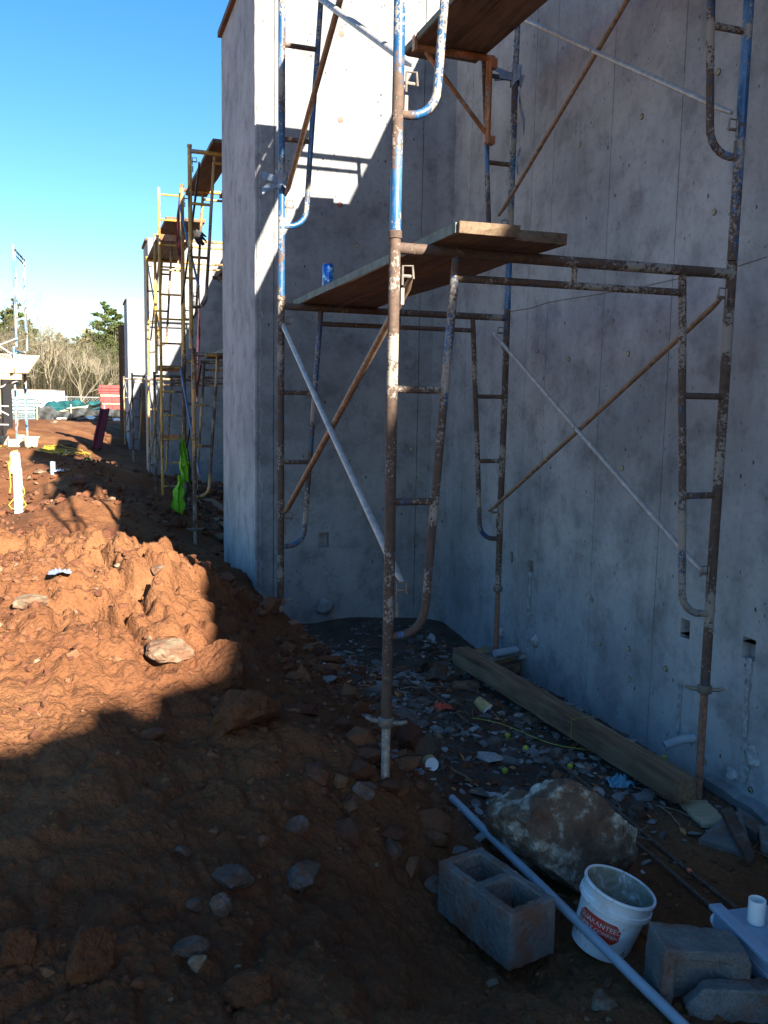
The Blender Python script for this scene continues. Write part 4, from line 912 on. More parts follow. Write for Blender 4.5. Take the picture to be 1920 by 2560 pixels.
rk(382,1845,52,32,20,M['rock_red'],'reddish stone alone in the shaded part of the mound')
rk(1088,1700,60,56,21,M['rock_grey'],'pale blue grey stone on the gravel behind the front post')
rk(1165,1720,58,32,24,M['rock_pale'],'lumpy light stone between front post and timber')
rk(1175,1692,30,28,25,M['chips'],'squared light chip touching the timber')
rk(1240,1868,38,38,26,M['rock_grey'],'grey stone in the gravel above the boulder')
rk(1390,1905,44,48,27,M['rock_grey'],'angular grey stone at the end of the rebars')
rk(1320,1800,58,22,28,M['rock_pale'],'flat whitish stone beside the timber')
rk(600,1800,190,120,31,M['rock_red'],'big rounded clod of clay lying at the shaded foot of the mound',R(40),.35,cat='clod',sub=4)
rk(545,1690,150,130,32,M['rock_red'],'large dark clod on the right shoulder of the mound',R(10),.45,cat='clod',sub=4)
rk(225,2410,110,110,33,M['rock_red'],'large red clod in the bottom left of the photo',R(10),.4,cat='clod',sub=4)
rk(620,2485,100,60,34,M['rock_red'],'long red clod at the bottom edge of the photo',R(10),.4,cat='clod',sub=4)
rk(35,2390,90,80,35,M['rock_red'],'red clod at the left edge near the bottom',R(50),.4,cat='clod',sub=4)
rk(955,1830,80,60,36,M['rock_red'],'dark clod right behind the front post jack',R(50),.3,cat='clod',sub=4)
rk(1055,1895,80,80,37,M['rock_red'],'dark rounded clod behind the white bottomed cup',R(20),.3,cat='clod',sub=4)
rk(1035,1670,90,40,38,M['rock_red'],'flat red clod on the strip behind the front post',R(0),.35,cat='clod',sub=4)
g=gh(150,1445); o=rag('bag_scrap',(g[0],g[1],g[2]+.02),.05,14,M['tape'],'crumpled plastic wrapper lying on the lit mound','wrapper',.025)
# ------------------------------------------------------------------ yellow scaffold in the next bay
GY='yellow frames of the second scaffold'
y1_=make_frame(**LOW,mp=M['yellow_rust'],mi=M['yellow_rust'],mh=M['yellow_rust'],label='worn yellow scaffold frame, lower tier, first beyond the nearest pier',group=GY); y1_.location=(1.10,9.4,-1.37)
y2_=make_frame(**UPR,mp=M['yellow'],mi=M['yellow_rust'],mh=M['yellow'],label='worn yellow scaffold frame, upper tier, first beyond the nearest pier',group=GY); y2_.location=(1.08,9.4,.52)
dup(y1_,(1.20,11.25,-1.37),'lower yellow scaffold frame behind the green vest')
dup(y2_,(1.20,11.25,.55),'upper yellow scaffold frame with the red and white tape on its post')
dup(y1_,(1.02,13.6,-1.50),'lower yellow scaffold frame just past the ladder'); dup(y2_,(1.05,13.6,.36),'upper yellow scaffold frame just past the ladder, under the brown planks')
dup(y1_,(1.08,15.8,-1.50),'lower yellow scaffold frame right before the second pier'); dup(y2_,(1.09,15.8,.36),'upper yellow scaffold frame right before the second pier')
dup(y1_,(1.10,21.4,-1.32),'small yellow scaffold frame beyond the second pier, the nearer of two'); dup(y1_,(1.10,25.7,-1.30),'small yellow scaffold frame by the farthest pier')
GJY='screw jacks under the yellow scaffold'
j=make_jack(.30,False,M['screw'],'screw jack with wing nut under the nearest yellow scaffold post',GJY); j.location=(1.10,9.4,-1.67)
dup(j,(1.20,11.25,-1.62),'screw jack under the yellow post behind the vest'); dup(j,(1.10,21.4,-1.6),'screw jack under the yellow frame beyond the second pier')
GBY='cross braces of the yellow scaffold'
brace(1.17,9.4,11.25,-.82,.38,M['brace_dark'],M['brace_blue'],'blue and black crossed brace on the outer side of the yellow scaffold, lower tier',GBY)
brace(1.17,9.4,11.25,1.15,2.38,M['brace_dark'],M['brace_blue'],'dark crossed brace on the outer side of the yellow scaffold, upper tier',GBY)
brace(2.56,9.4,11.25,-.82,.38,M['brace_tan'],M['brace_grey'],'tan crossed brace close to the wall in the yellow scaffold',GBY)
brace(1.10,13.6,15.8,-.95,.22,M['brace_grey'],M['brace_dark'],'grey crossed brace between ladder and second pier, lower tier',GBY)
brace(1.12,13.6,15.8,.98,2.2,M['brace_dark'],M['brace_grey'],'grey crossed brace between ladder and second pier, upper tier',GBY)
brace(1.14,21.4,25.7,-.75,.4,M['brace_dark'],M['brace_grey'],'thin crossed brace of the far small yellow frames',GBY)
G3='planks on the yellow scaffold'
zt=.52+1.98+.004
plank(1.27,1.53,9.1,11.5,zt,'dark plank highest on the yellow scaffold, against the sky',G3,green=False,mat=M['plank'])
plank(1.68,1.93,9.0,11.5,zt,'second high plank on the yellow scaffold, half hidden by the pier',G3,green=False)
plank(1.5,1.75,9.2,11.6,.52,'plank on the low deck of the yellow scaffold',G3,green=True); plank(1.8,2.05,9.2,11.6,.52,'second plank on the low deck of the yellow scaffold',G3,green=False)
plank(1.62,1.88,9.7,11.6,1.52,'plank on side brackets in the middle of the yellow scaffold',G3,green=False); plank(1.9,2.15,9.7,11.6,1.52,'inner plank on side brackets in the middle of the yellow scaffold',G3,green=False)
zt2=.36+1.98+.004
for k in range(2): plank(1.10+.26*k,1.35+.26*k,12.3,16.1,zt2,('outer','inner')[k]+' brown plank of the deck above the ladder',G3,green=False)
def ybr(x,y,z,ln,h,label): 
    o_=(x,y,z); b=empty('side_bracket',o_,label,'bracket','brackets of the yellow scaffold')
    MB(o_).tube([(x,y,z),(x,y,z-h)],.02,10).build('upright',M['yellow_rust'],b); MB(o_).tube([(x,y,z-.02),(x-ln,y,z-.02)],.02,10).build('arm',M['yellow_rust'],b); MB(o_).tube([(x,y,z-h+.04),(x-ln*.9,y,z-.04)],.013,8).build('strut',M['yellow_rust'],b)
ybr(2.15,11.2,1.51,.6,.55,'yellow bracket under the middle planks'); ybr(2.15,9.9,1.51,.6,.55,'yellow bracket nearest the pier edge under the middle planks')
# access ladder
ld=empty('access_ladder',(1.0,12.2,-1.33),'yellow access ladder standing on the outer side of the second scaffold','ladder')
for x in (1.0,1.285): MB((1.0,12.2,-1.33)).tube([(x,12.2,-1.38 if x<1.1 else -1.4),(x+.004,12.2,.6),(x,12.2,2.72)],.019,10).build('rail',M['yellow'],ld)
for k in range(13): z=-1.18+.318*k; MB((1.0,12.2,-1.33)).tube([(1.0,12.2,z),(1.285,12.2,z)],.013,8).build('rung',M['yellow'],ld)
for z in (-.52,.40,2.1):
    mb=MB((1.0,12.2,-1.33)); mb.bx((.985,12.215,z-.04),(1.34,12.235,z+.04)); mb.bx((.965,12.19,z-.035),(.99,12.245,z+.035)); mb.build('standoff_clamp',M['orange'],ld,bevel=.003)
    MB((1.0,12.2,-1.33)).box((1.29,12.16,z),(.09,.05,.05)).build('coupler',M['brace_dark'],ld,bevel=.01)
# vest, tape, gloves
def cloth(name,x,y,z0,z1,w,mat,label,cat,seed,n=26,parent=None,loc=None):
    r=random.Random(seed); mb=MB((x,y,z1)); V=[];m_=9
    for i in range(n+1):
        t_=i/n; z=z0+(z1-z0)*t_; hw=w*(.45+.35*math.sin(t_*3.3+.6)+.12*math.sin(t_*17+seed)); cxx=x+.018*math.sin(t_*4+seed)
        for k in range(m_):
            u=-1+2*k/(m_-1); V.append((cxx+u*hw,y+.03*math.sin(u*6+t_*5+seed)+.015*math.sin(u*13-t_*9),z+.03*math.sin(u*3+seed)*(1-t_)))
    mb.add(V,[(i*m_+j,i*m_+j+1,(i+1)*m_+j+1,(i+1)*m_+j) for i in range(n) for j in range(m_-1)]); mb.sm=True
    o=mb.build(name,mat,parent); 
    if parent is None: tag(o,label,cat)
    return o
vs=empty('safety_vest',(1.13,10.9,-.55),'neon green safety vest hanging from the ladder clamp down to the dirt','vest')
for nm,dx,z0,z1,wd,mt_,sd_ in (('vest_body',.02,-1.02,-.45,.075,M['neon'],1),('vest_body',-.04,-1.42,-.92,.095,M['neon'],4),('reflective_band',.035,-.80,-.72,.08,M['vest_band'],1),('strap',.07,-1.15,-.60,.015,M['black'],6)):
    o=cloth(nm,dx,.0 if nm!='reflective_band' else -.035,z0+.55,z1+.55,wd,mt_,None,None,sd_,parent=vs)
    o.location=(dx,0 if nm!='strap' else -.05,z1+.55)
cloth('warning_tape',1.155,11.16,1.6,2.45,.028,M['redtape'],'red and white warning tape knotted on the yellow post and twisting down','tape',9,40)
cloth('warning_tape',1.19,9.75,.0,1.3,.022,M['redtape'],'red and white tape strip dangling lower on the nearest yellow post','tape',5,40)
mb=MB((1.37,11.25,1.95)); 
for k in range(9):
    a=random.uniform(0,6.3); mb.tube([(1.35,11.2,2.02),(1.38+.05*math.cos(a),11.2,1.98+.05*math.sin(a)),(1.42+.07*math.cos(a),11.2,1.93+.07*math.sin(a))],[.035,.02,.008],7)
tag(mb.build('work_gloves',M['black']),'dark work gloves clipped on the upper yellow frame','gloves')
# loose boards and scrap in the bay
for k in range(7):
    x=1.5+.16*k; z=H(x,13.2)+.02+.035*(k%3); seg_obj('loose_board',(x,9.9+.2*k,z),(x-.25+.09*k,13.6-.2*k,z+.02),.14,.03,M['timber'] if k%2 else M['plank'],'loose board '+('first','second','third','fourth','fifth','sixth','seventh')[k]+' from the left in the board pile behind the nearest pier','board',rough=.002,group='board pile in the second bay')
rag('tarp_scrap',(1.75,10.3,H(1.75,10.3)+.02),.22,5,M['tape'],'pale blue plastic sheet crumpled on the ground behind the nearest pier','sheet',.08)

# ------------------------------------------------------------------ pipes and lines in the trench
pb=gh(47,1279); dd=pb[1]; s=dd/12.0
pt=atY(44,1128,dd); pj_=atY(44,1172,dd); up=.054*s
wp=empty('white_pipe',pb,'white plastic riser pipe with a domed cap standing in the lit trench','pipe')
MB(pb).lathe([(up,pb[2]-.1),(up,pj_[2])],(pb[0]-.0,pb[1],0),22,caps=False).build('riser',M['pvc_white'],wp)
MB(pb).lathe([(up*1.15,pj_[2]-.04),(up*1.28,pj_[2]),(up*1.28,pj_[2]+.02),(up*1.15,pj_[2]+.09),(up*1.15,pt[2]-.05),(up*.95,pt[2]-.015),(up*.5,pt[2]),(.001,pt[2])],(pb[0]-.02,pb[1],0),24,caps=False).build('cap',M['pvc_white'],wp)
tag(MB(pb).tube([tuple(np.array(atY(x,y,dd-.12))) for x,y in ((45,1126),(33,1128),(27,1140),(26,1165),(20,1155),(25,1185),(27,1215),(24,1232))],.007*s,7).build('yellow_hose',M['rope_yellow']),'yellow hose hanging down beside the white riser pipe','hose')
tag(MB(pb).tube([tuple(np.array(atY(x,y,dd-.1))+np.array((0,0,0))) for x,y in ((58,1215),(62,1232),(56,1240),(58,1250),(66,1262),(60,1268),(40,1270),(30,1272),(22,1262),(36,1245))],.006*s,7).build('yellow_hose',M['rope_yellow']),'yellow hose coil lying at the foot of the white riser pipe','hose')
pq=gh(133,1186); r_=13/2/FPX*pq[1]; tag(MB(pq).lathe([(r_,pq[2]-.1),(r_,pq[2]+.19),(r_*.85,pq[2]+.19),(r_*.85,pq[2]+.05)],(pq[0],pq[1],0),18,caps=False).build('pipe_stub',M['pvc_grey']),'short grey pipe stub sticking out of shaded dirt','pipe')
rag('paper_scrap',gh(152,1180),.09,2,M['cup_white'],'white paper scrap beside the short pipe stub','paper',.05)
pts=[gh(x,y) for x,y in ((2,1120),(40,1118),(80,1120),(110,1122),(150,1126),(165,1130),(140,1134),(110,1133),(95,1130),(125,1127),(160,1128),(172,1133),(150,1136),(120,1135),(180,1134),(215,1134),(225,1140),(222,1150),(216,1160))]
sm=[]
for a,b in zip(pts[:-1],pts[1:]):
    for k in range(6): q=np.array(a)*(1-k/6)+np.array(b)*k/6; sm.append((q[0]+.03*math.sin(k*2),q[1],H(q[0],q[1])+.03))
tag(MB(pts[0]).tube(sm,.010,6).build('yellow_hose',M['rope_yellow']),'yellow hose running in loops across the sunlit dirt','hose')
for k in range(5):
    c=gh(150+8*k-20,1129+k%3); r=.16+.05*k; tag(MB(c).tube([(c[0]+r*math.cos(a)*1.2,c[1]+r*math.sin(a)*1.4,H(c[0]+r*math.cos(a)*1.2,c[1]+r*math.sin(a)*1.4)+.03) for a in np.linspace(0,6.0,24)],.009,6).build('hose_loop',M['rope_yellow']),'loose loop of yellow hose on the sunlit dirt','hose','loops of the yellow hose')
for i,(x,y,w_,h_,lb_) in enumerate(((137,1057,20,9,'by the black plastic fence'),(172,1112,14,7,'on the sunlit slope left of the pier shadow'),(100,1180,30,10,'at the rim of the trench'))): rk(x,y,w_,h_,70+i,M['rock_pale'],'pale rock far off '+lb_,cat='rock')

# ------------------------------------------------------------------ far left: pale blue scaffold, plywood deck, masonry shell
GL2='frames of the pale blue scaffold at the left'
b1=make_frame(**LOW,mp=M['lightblue'],mi=M['lightblue'],mh=M['lightblue'],label='pale blue scaffold frame standing on blocks, lower tier, at the left edge',group=GL2); b1.location=(-1.21,18.3,-1.0+.04); b1.rotation_euler=(0,0,R(86))
dup(b1,(-1.16,18.3,.92),'pale blue scaffold frame, upper tier, above the plywood deck',rz=R(86))
dup(b1,(-3.3,18.3,-.96),'pale blue scaffold frame, lower tier, cut by the left edge',rz=R(86))
def rod(a,b,mat,label,r=.014): return tag(MB(a).tube([a,tuple((np.array(a)+np.array(b))/2),b],r,7).build('brace_rod',mat),label,'brace','brace rods of the pale blue scaffold')
Y_=18.2
for (x0,y0,x1,y1,lb_) in ((-60,885,44,845,'low rising brace rod over the plywood deck'),(-60,828,30,885,'upper falling brace rod over the plywood deck'),(-60,1010,44,942,'brace rod rising toward the deck'),(-60,990,50,950,'dark thin brace rod under the deck'),(-60,1012,22,1016,'level brace rod across the dark arch'),(-60,995,22,1038,'brace rod falling past the dark arch'),(-60,1060,22,1062,'low level brace rod near the ground')):
    rod(atY(x0,y0,Y_),atY(x1,y1,Y_),M['brace_grey'],lb_)
dk=empty('plywood_deck',(-1.6,18.0,.75),'sunlit yellowish plywood walkway on the pale blue scaffold','walkway')
o_=(-1.6,18.0,.75)
q=[atY(-60,886,17.9),atY(100,890,17.9),atY(72,920,18.4),atY(68,923,18.4)]
A_=[np.array(atY(x,y,Y0)) for x,y,Y0 in ((-80,880,18.5),(100,889,18.5),(70,932,17.9),(-80,932,17.9))]
mb=MB(o_); mb.add([tuple(p) for p in A_]+[tuple(p+np.array((0,.03,-.02))) for p in A_],[(0,1,2,3),(7,6,5,4),(0,4,5,1),(1,5,6,2),(2,6,7,3),(3,7,4,0)]); mb.build('plywood_sheet',M['pale_wood'],dk,smooth=False)
for k in range(5): z=.42; x=-2.9+.42*k; MB(o_).bx((x,17.5,z),(x+.05,19.9,z+.09)).build('joist',M['pale_wood'],dk)
MB(o_).bx((-3.6,17.62,.30),(-1.05,17.68,.40)).build('ledger',M['pale_wood'],dk); MB(o_).bx((-3.6,18.0,.50),(-1.0,19.9,.53)).build('deck_board',M['pale_wood'],dk)
ab=empty('masonry_building',(-5,22,-1),'tan masonry shell with dark arched opening at the left edge of the photo','building')
o_=(-5,22,-1); arch=[(-9,-1.3),(-9,1.0),(-1.78,1.0),(-1.78,-1.3),(-1.98,-1.3),(-1.98,.25)]+[(-2.75+.77*math.cos(a),.25+.30*math.sin(a)) for a in np.linspace(0,math.pi,9)[1:]]+[(-3.52,-1.3)]
V=[(x,22,z) for x,z in arch]+[(x,22.3,z) for x,z in arch]; n=len(arch); mb=MB(o_); mb.add(V,[tuple(range(n)),tuple(reversed(range(n,2*n)))]+[(i,n+i,n+(i+1)%n,(i+1)%n) for i in range(n)]); mb.build('arched_wall',M['stucco'],ab,smooth=False)
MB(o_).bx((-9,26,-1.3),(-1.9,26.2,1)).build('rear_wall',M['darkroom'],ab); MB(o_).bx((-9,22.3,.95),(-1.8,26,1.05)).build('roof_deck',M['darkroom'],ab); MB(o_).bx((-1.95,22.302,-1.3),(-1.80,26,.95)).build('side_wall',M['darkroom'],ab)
for k in range(4):
    for jx in range(4): MB(o_).bx((-3.50+.42*jx,21.5,-1.05+.20*k+.005),(-3.50+.42*jx+.405,21.7,-1.05+.20*k+.195)).build('block',M['stucco'] if k!=2 else M['grout'],ab,bevel=.01)
for i,(x,y,w_,h_,m_,lb_) in enumerate(((54,1097,16,24,M['stucco'],'tan concrete block under the right pale blue post'),(30,1102,20,13,M['cup_white'],'white box on the dirt at the foot of the pale blue scaffold'),(10,1095,16,16,M['stucco'],'tan block near the left edge under the scaffold'))):
    g=gh(x,y+h_/2+4); w__=w_/FPX*g[1]; h__=h_/FPX*g[1]; tag(MB(g).box((g[0],g[1],g[2]+h__/2-.03),(w__,w__*1.4,h__+.06),rotm(0,0,.2*i)).build('block',m_,bevel=.01),lb_,'block')
g=gh(78,1117); tb=empty('clear_tub',g,'translucent pale tub standing on the dirt right of the pale blue scaffold','tub'); MB().lathe([(.13,0),(.17,.22),(.175,.22),(.165,.215),(.125,.01),(.001,.01)],seg=20,caps=False).build('tub_body',M['stucco'],tb); MB().lathe([(.172,.205),(.185,.21),(.185,.225),(.172,.225)],seg=20,caps=False).build('tub_rim',M['pvc_white'],tb)

# ------------------------------------------------------------------ yard at the far end
def pY(px,py,Y): return np.array(atY(px,py,Y))
# stack of grey blue panels
t=empty('panel_stack',(-2.9,39,-1.0),'stack of grey blue steel form panels at the far end of the dirt','panel stack'); o_=(-2.9,39,-1.0)
for k in range(8):
    z=-1.25+.148*k; x1=-1.62-.10*(k%2)-.03*k*.3
    MB(o_).bx((-4.6+.05*(k%3),39,z+.02),(x1,41.4,z+.085)).build('panel',M['form_blue'],t); MB(o_).bx((-4.6,38.96,z+.09),(x1-.02,39.0,z+.135)).build('edge_rail',M['form_blue'],t)
    for q in range(5): MB(o_).bx((-4.4+q*.62,38.93,z+.02),(-4.36+q*.62,38.955,z+.14)).build('stiffener',M['form_blue'],t)
# white trailer
tr=empty('trailer',(-2.87,66,-2.2),'long white box trailer beyond the fence below the bare trees','trailer'); tr.rotation_euler=(0,0,R(-14))
MB().bx((-6.5,0,.9),(1.1,2.5,2.62)).build('box_body',M['white_paint'],tr,bevel=.03); MB().bx((-6.6,-.02,2.62),(1.12,2.52,2.68)).build('roof_edge',M['galv'],tr)
MB().bx((1.1,.08,1.0),(1.13,1.22,2.5)).build('door',M['white_paint'],tr,bevel=.01); MB().bx((1.1,1.28,1.0),(1.13,2.42,2.5)).build('door',M['white_paint'],tr,bevel=.01)
for x in (-4.6,-3.6): MB().lathe([(.001,-.13),(.45,-.13),(.48,-.09),(.48,.09),(.45,.13),(.001,.13)],(x,.2,.48),20,rotm(R(90),0,0),caps=False).build('wheel',M['black'],tr)
MB().bx((-6.4,.3,.6),(1.0,2.2,.898)).build('chassis',M['brace_dark'],tr)
# red stack
t=empty('red_form_stack',(1.35,38,-1.0),'stack of red concrete forms on wood blocks at the far end beside the last pier','form stack'); o_=(1.35,38,-1.0)
for k,(z0,z1_,m_,x0,x1) in enumerate(((-.95,-.62,'red_steel',.80,2.6),(-.60,-.52,'pale_wood',.78,2.6),(-.50,-.30,'red_steel',.72,2.5),(-.28,-.22,'pale_wood',.75,2.5),(-.20,.02,'red_steel',.70,2.6),(.04,.12,'pale_wood',.70,2.4),(.14,.24,'red_steel',.64,2.6),(.25,.36,'red_steel',.62,2.6),(.37,.50,'red_steel',.66,2.6))):
    MB(o_).bx((x0,38,z0),(x1,40.5,z1_)).build('red_form' if m_=='red_steel' else 'spacer_board',M[m_],t,bevel=.01)
    if m_=='red_steel':
        for q in range(4): MB(o_).bx((x0+.1+.35*q,37.96,z0+.01),(x0+.14+.35*q,37.998,z1_-.01)).build('rib',M['red_dark'],t)
g=np.array(gh(241,1122)); tp=np.array(atY(262,1022,g[1]+.9)); 
rd=empty('red_beam',tuple(g),'dark red steel channel leaning against the farthest pier','beam'); d_=(tp-g); L_=np.linalg.norm(d_); u_=d_/L_
sx=np.array((.085,0,0)); oo=MB(tuple(g)); P=[g-sx,g+sx,tp+sx,tp-sx]; bk_=np.array((0,.05,-.01)); oo.add([tuple(p) for p in P]+[tuple(p+bk_) for p in P],[(0,1,2,3),(7,6,5,4),(0,4,5,1),(1,5,6,2),(2,6,7,3),(3,7,4,0)]); oo.build('web',M['red_dark'],rd,smooth=False)
for s_ in (-1,1):
    a=g+sx*s_; b=tp+sx*s_; MB(tuple(g)).tube([tuple(a+np.array((0,-.04,0))),tuple(b+np.array((0,-.04,0)))],.035,5).build('flange',M['red_dark'],rd)
# black film fence with stakes
t=empty('silt_fence',(0,37,-.9),'sagging black plastic silt fence along the far edge of the dirt','silt fence'); o_=(0,37,-.9)
mb=MB(o_); n=70; V=[]
for i in range(n+1):
    x=-1.75+5.2*i/n; zt_=-.42+.06*math.sin(i*.35)-.10*abs(math.sin(i*.11)); zb=-1.15
    for k in range(6): u=k/5; V.append((x,37+.16*math.sin(i*.9+k*1.3)*(.3+u)+.25*u,zb+(zt_-zb)*(1-u)+.02*math.sin(i*1.7+k)))
mb.add(V,[(6*i+j,6*i+j+1,6*i+7+j,6*i+6+j) for i in range(n) for j in range(5)]); mb.build('plastic_film',M['film_black'],t,smooth=True)
for i in range(5): x=-1.7+1.25*i; MB(o_).bx((x,36.9,-1.2),(x+.04,36.94,-.30)).build('stake',M['pale_wood'],t)
# sand bags (pale) at its foot
for k in range(9):
    x=-.75+.34*k; rock('pale_stone',(x,36.55,H(x,36.55)),(.42,.25,.14),200+k,M['cup_white'] if k%3==0 else M['rock_pale'],'pale lump of stone weighting the foot of the black silt fence','stone',sub=2,group='pale stones at the silt fence')
# tarp heap and scrap wood
def heap(name,cx,cy,z0,rx,ry,h,mat,label,cat,seed):
    n=28; u=np.linspace(-1,1,n); U,W=np.meshgrid(u,u); Z=h*np.clip(1-U**2*1.0,0,1)**.5*np.clip(1-W**2,0,1)**.5*(1+.5*fbm(U*2.5,W*2.5,seed,3)); V=np.column_stack([(U*rx+cx).ravel(),(W*ry+cy).ravel(),Z.ravel()+z0]); mb=MB((cx,cy,z0)); mb.add(V,[(i*n+j,i*n+j+1,(i+1)*n+j+1,(i+1)*n+j) for i in range(n-1) for j in range(n-1)]); mb.sm=True
    return tag(mb.build(name,mat),label,cat)
heap('tarp',-.8,44,-1.75,1.7,1.6,1.45,M['tarp_green'],'dark green tarp heaped over material beyond the black silt fence','tarp',3)
heap('tarp',.55,46.5,-1.8,1.2,1.6,1.45,M['tarp_green'],'second dark green tarp heap, smaller, to the right','tarp',8)
random.seed(5)
for k in range(12):
    a=pY(150+random.uniform(0,85),1030-random.uniform(0,10),40.5+.1*k); b=a+np.array((random.uniform(.6,1.5),random.uniform(-.2,.2),random.uniform(.05,.45))); 
    seg_obj('scrap_board',tuple(a),tuple(b),.12,.04,M['pale_wood'],'pale scrap board in the far lumber heap','board',group='scrap boards in the far heap')
heap('bagged_material',-1.3,38.6,-1.15,.45,.5,.72,M['film_black'],'clear grey plastic wrapped bundle left of the silt fence','bundle',12)
# chain link fence
t=empty('chain_link_fence',(0,50,-1.8),'thin chain link fence before the woods','fence'); o_=(0,50,-1.8)
for k in range(10): x=-8+2.4*k; MB(o_).tube([(x,50,-1.9),(x,50,.05)],.03,7).build('post',M['fence_steel'],t)
MB(o_).tube([(-8,50,0),(13.6,50,0)],.02,6).build('top_rail',M['fence_steel'],t)
mb=MB(o_)
for k in range(150): x=-8+.145*k; mb.add([(x,50,-1.8),(x+.006,50,-1.8),(x+1.806,50,0),(x+1.8,50,0)],[(0,1,2,3)]); mb.add([(x,50.002,0),(x+.006,50.002,0),(x+1.806,50.002,-1.8),(x+1.8,50.002,-1.8)],[(0,1,2,3)])
q=mb.build('wire_mesh',M['fence_steel'],t,smooth=False); q['kind']='stuff'

# ------------------------------------------------------------------ trees
class Tree:
    def __init__(s,seed): s.r=random.Random(seed); s.v=[]; s.f=[]; s.bv=[]; s.bf=[]; s.tips=[]
    def seg(s,a,b,ra,rb,V,F,k):
        d_=(b-a).normalized(); x=d_.orthogonal().normalized(); y=d_.cross(x); n=len(V)
        for p,r in ((a,ra),(b,rb)):
            for i in range(k): t=6.283*i/k; V.append(tuple(p+(x*math.cos(t)+y*math.sin(t))*r))
        for i in range(k): F.append((n+i,n+(i+1)%k,n+k+(i+1)%k,n+k+i))
    def grow(s,p,d_,l,r,dep,mx,spread,gnarl=.16,up=.12):
        n=3 if dep<2 else 2; q=p
        for i in range(n):
            nd=(d_+Vector((s.r.gauss(0,gnarl),s.r.gauss(0,gnarl),s.r.gauss(0,gnarl)+up))).normalized(); e=q+nd*l/n
            r2=r*(1-.28/n*(i+1)) 
            if dep<1: s.seg(q,e,r*(1-.28/n*i),r2,s.v,s.f,8)
            else: s.seg(q,e,r*(1-.28/n*i),r2,s.bv,s.bf,4 if dep<3 else 3)
            q=e;d_=nd
        s.tips.append(q)
        if dep<mx:
            for k in range(s.r.choice((2,3,3)) if dep else 4):
                ax=d_.orthogonal().normalized(); ax.rotate(Matrix.Rotation(s.r.uniform(0,6.28),3,d_)); nd=d_.copy(); nd.rotate(Matrix.Rotation(s.r.uniform(spread*.4,spread),3,ax))
                s.grow(q if s.r.random()<.75 else p.lerp(q,.7),nd,l*s.r.uniform(.6,.85),r*.62,dep+1,mx,spread,gnarl,up)
def mesh(name,V,F,mat,smooth=False):
    me=bpy.data.meshes.new(name); me.from_pydata(V,[],F); me.materials.append(mat); 
    if smooth: me.shade_smooth()
    return me
protos=[]
for sd_,h_ in ((1,1),(2,1),(3,1),(4,1),(5,1)):
    T_=Tree(sd_); T_.grow(Vector((0,0,0)),Vector((0,0,1)),.30,.011,0,6,R(38),.10,.10); protos.append((mesh('trunk',T_.v,T_.f,M['bark_pale']),mesh('crown',T_.bv,T_.bf,M['bark_pale'])))
for sd_ in (11,12):
    T_=Tree(sd_); T_.grow(Vector((0,0,0)),Vector((0,0,1)),.45,.009,0,5,R(50),.08,.02); protos.append((mesh('trunk',T_.v,T_.f,M['bark_grey']),mesh('crown',T_.bv,T_.bf,M['bark_grey'])))
def tree(px,Y,h_,k,label,rz=0,z=-2.0):
    d_=ray(px,1000); x=d_[0]*Y/d_[1]; t=empty('bare_tree',(x,Y,z),label,'tree','bare trees at the edge of the woods'); t.rotation_euler=(0,0,rz); t.scale=(h_,h_,h_)
    for nm,me in zip(('trunk','crown'),protos[k]): o=bpy.data.objects.new(nm,me); C.objects.link(o); o.parent=t
tree(122,88,9.6,0,'large pale bare tree with forked trunk above the white trailer',.5)
tree(150,92,8.0,1,'slender pale bare tree leaning right of the big forked one',2.1)
tree(205,84,7.4,2,'pale bare tree with one crooked bough in the middle of the gap',1.0)
tree(88,90,9.0,3,'straight pale bare tree between the pale blue posts and the big tree',3)
tree(70,96,9.6,4,'thin bare tree just right of the pale blue scaffold',4)
tree(25,90,9.4,5,'bare tree behind the arch and the plywood deck',1)
tree(4,86,8.8,0,'bare tree cut by the left edge of the photo',2)
tree(235,100,7.6,6,'grey bare tree left of the dark pine',5)
tree(180,105,8.0,6,'grey bare tree far behind the trailer end',.3)
tree(262,90,6.6,3,'pale leaning bare tree right before the pine',.9)
tree(285,95,7.6,1,'bare tree half hidden by the last pier',3.9)
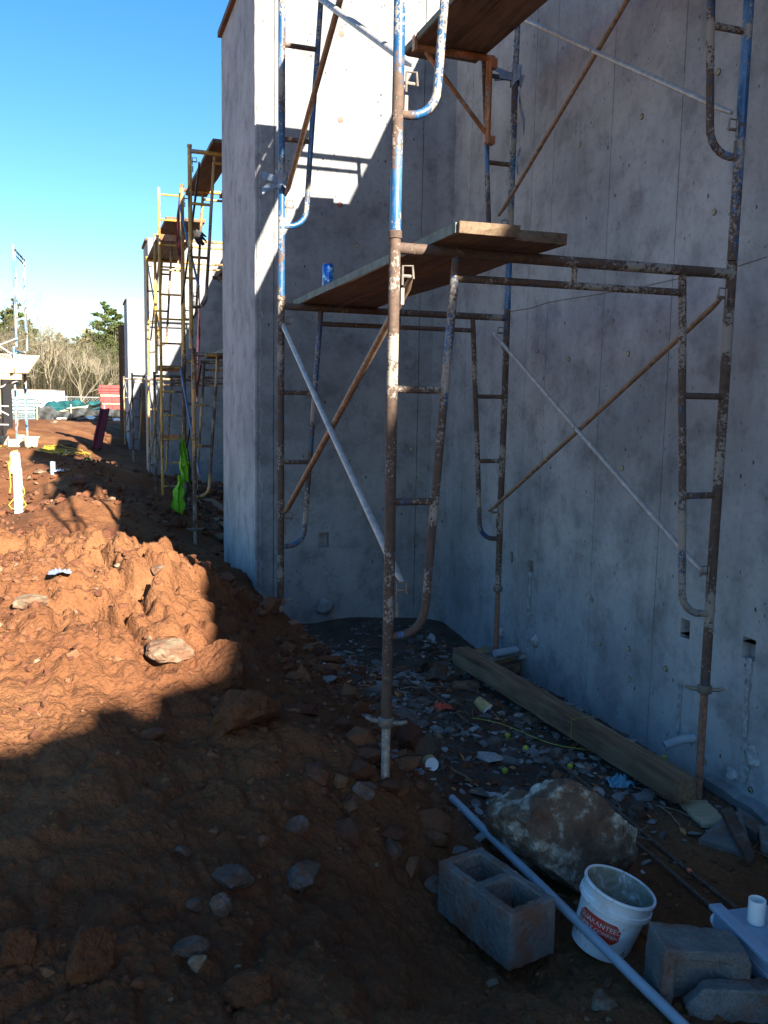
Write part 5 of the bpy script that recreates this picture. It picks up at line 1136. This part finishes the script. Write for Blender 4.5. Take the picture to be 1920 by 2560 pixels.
def pine(px,Y,h_,seed,label,z=-2.0,w=.24,n=900,group='pines behind the bare trees',low=.35):
    r=random.Random(seed); d_=ray(px,1000); x=d_[0]*Y/d_[1]; t=empty('pine_tree',(x,Y,z),label,'tree',group)
    V=[];F=[]; T_=Tree(seed); lv=[];lf=[]
    T_.seg(Vector((0,0,0)),Vector((0,0,h_*.95)),h_*.014,h_*.004,T_.v,T_.f,7)
    nb_=46
    for b in range(nb_):
        zz=h_*(low+(1-low)*b/nb_); rad=h_*w*(1-max(0,(zz/h_-low)/(1-low))**1.6)*r.uniform(.6,1.15)+.2; a=r.uniform(0,6.28)*1; dirv=Vector((math.cos(a),math.sin(a),.18)); e=Vector((0,0,zz))+dirv*rad
        T_.seg(Vector((0,0,zz)),e,h_*.004,h_*.001,T_.bv,T_.bf,3)
        for k in range(n//nb_):
            u=r.uniform(.25,1.08); c=Vector((0,0,zz)).lerp(e,u)+Vector((r.gauss(0,.26),r.gauss(0,.26),r.gauss(0,.17)))*rad*.55
            s_=r.uniform(.05,.11)*h_/10
            for q in range(2):
                v1=Vector((r.gauss(0,1),r.gauss(0,1),r.gauss(0,.7))).normalized()*s_*1.5; v2=Vector((r.gauss(0,1),r.gauss(0,1),r.gauss(0,.7))).normalized()*s_; n_=len(lv); lv.extend([tuple(c-v1),tuple(c+v2),tuple(c+v1),tuple(c-v2*.6)]); lf.append((n_,n_+1,n_+2,n_+3))
    for nm,VV,FF,mm in (('trunk',T_.v,T_.f,M['bark_grey']),('boughs',T_.bv,T_.bf,M['bark_grey']),('crown',lv,lf,M['pine'])): o=bpy.data.objects.new(nm,mesh(nm,VV,FF,mm)); C.objects.link(o); o.parent=t
pine(266,104,12.6,1,'tall dark green pine beside the last pier',w=.26,n=6500,low=.22)
pine(292,100,11.4,2,'dark pine half hidden by the tall plywood panel',w=.28,n=5000,low=.2)
pine(243,112,8.8,3,'lower pine left of the tall one',w=.30,n=4000,low=.2)
pine(42,112,13.2,4,'pine behind the pale blue scaffold posts',w=.26,n=4500,low=.25)
pine(15,115,12.0,5,'pine behind the plywood deck at the left edge',w=.28,n=4000)
pine(75,120,11.2,6,'pine behind the large forked bare tree',w=.28,n=3500)
lb_=('first','second','third','fourth','fifth','sixth')
for k in range(6): pine(128+22*k,135,10.6+.5*math.sin(k*2.1),20+k,'low pine crown of the distant tree line, '+lb_[k]+' from the left behind the bare trees',w=.34,n=2400,group='distant pine row')
# the wood behind as one mass: brush, saplings
r=np.random.default_rng(3); V=[];F=[]
for k in range(5200):
    Yv=r.uniform(86,140); px=r.uniform(-90,430); d_=ray(px,1000); x=d_[0]*Yv/d_[1]; hh=r.gamma(3,1.15)+1.0; hh=min(hh,9.2); lean=r.normal(0,.10,2)*hh; w_=r.uniform(.02,.055)
    a=r.uniform(0,3.14); ex,ey=math.cos(a)*w_,math.sin(a)*w_; n_=len(V)
    V+=[(x-ex,Yv-ey,-2.1),(x+ex,Yv+ey,-2.1),(x+lean[0]+ex*.3,Yv+lean[1]+ey*.3,-2.1+hh),(x+lean[0]-ex*.3,Yv+lean[1]-ey*.3,-2.1+hh)]; F.append((n_,n_+1,n_+2,n_+3))
    for q in range(4):
        u=r.uniform(.3,1); bx,by,bz=x+lean[0]*u,Yv+lean[1]*u,-2.1+hh*u; l=hh*r.uniform(.1,.25); aa=r.uniform(0,6.28); n_=len(V); V+=[(bx,by,bz-.02),(bx,by,bz+.025),(bx+l*math.cos(aa),by+l*math.sin(aa),bz+l*.9)]; F.append((n_,n_+1,n_+2))
o=bpy.data.objects.new('brushwood',mesh('brushwood',V,F,M['scrub'])); C.objects.link(o); tag(o,'leafless brush and saplings filling the edge of the woods','woods',kind='stuff')
V=[];F=[]
for k in range(15000):
    Yv=r.uniform(120,160); px=r.uniform(-120,600); d_=ray(px,1000); x=d_[0]*Yv/d_[1]; z=-2+r.uniform(0,1)**.8*(9.6+1.0*math.sin(x*.5)+.7*math.sin(x*1.7)); s_=r.uniform(.2,.5); v1=r.normal(size=3)*s_*.6; v2=r.normal(size=3)*s_*.6; c=np.array((x,Yv,z)); n_=len(V); V+=[tuple(c-v1),tuple(c+v2),tuple(c+v1),tuple(c-v2)]; F.append((n_,n_+1,n_+2,n_+3))
o=bpy.data.objects.new('far_woods',mesh('far_woods',V,F,foliage('far_wood_foliage',(.07,.075,.03),(.20,.16,.09)))); C.objects.link(o); tag(o,'dense wood of mixed pines and bare trees far behind','woods',kind='stuff')
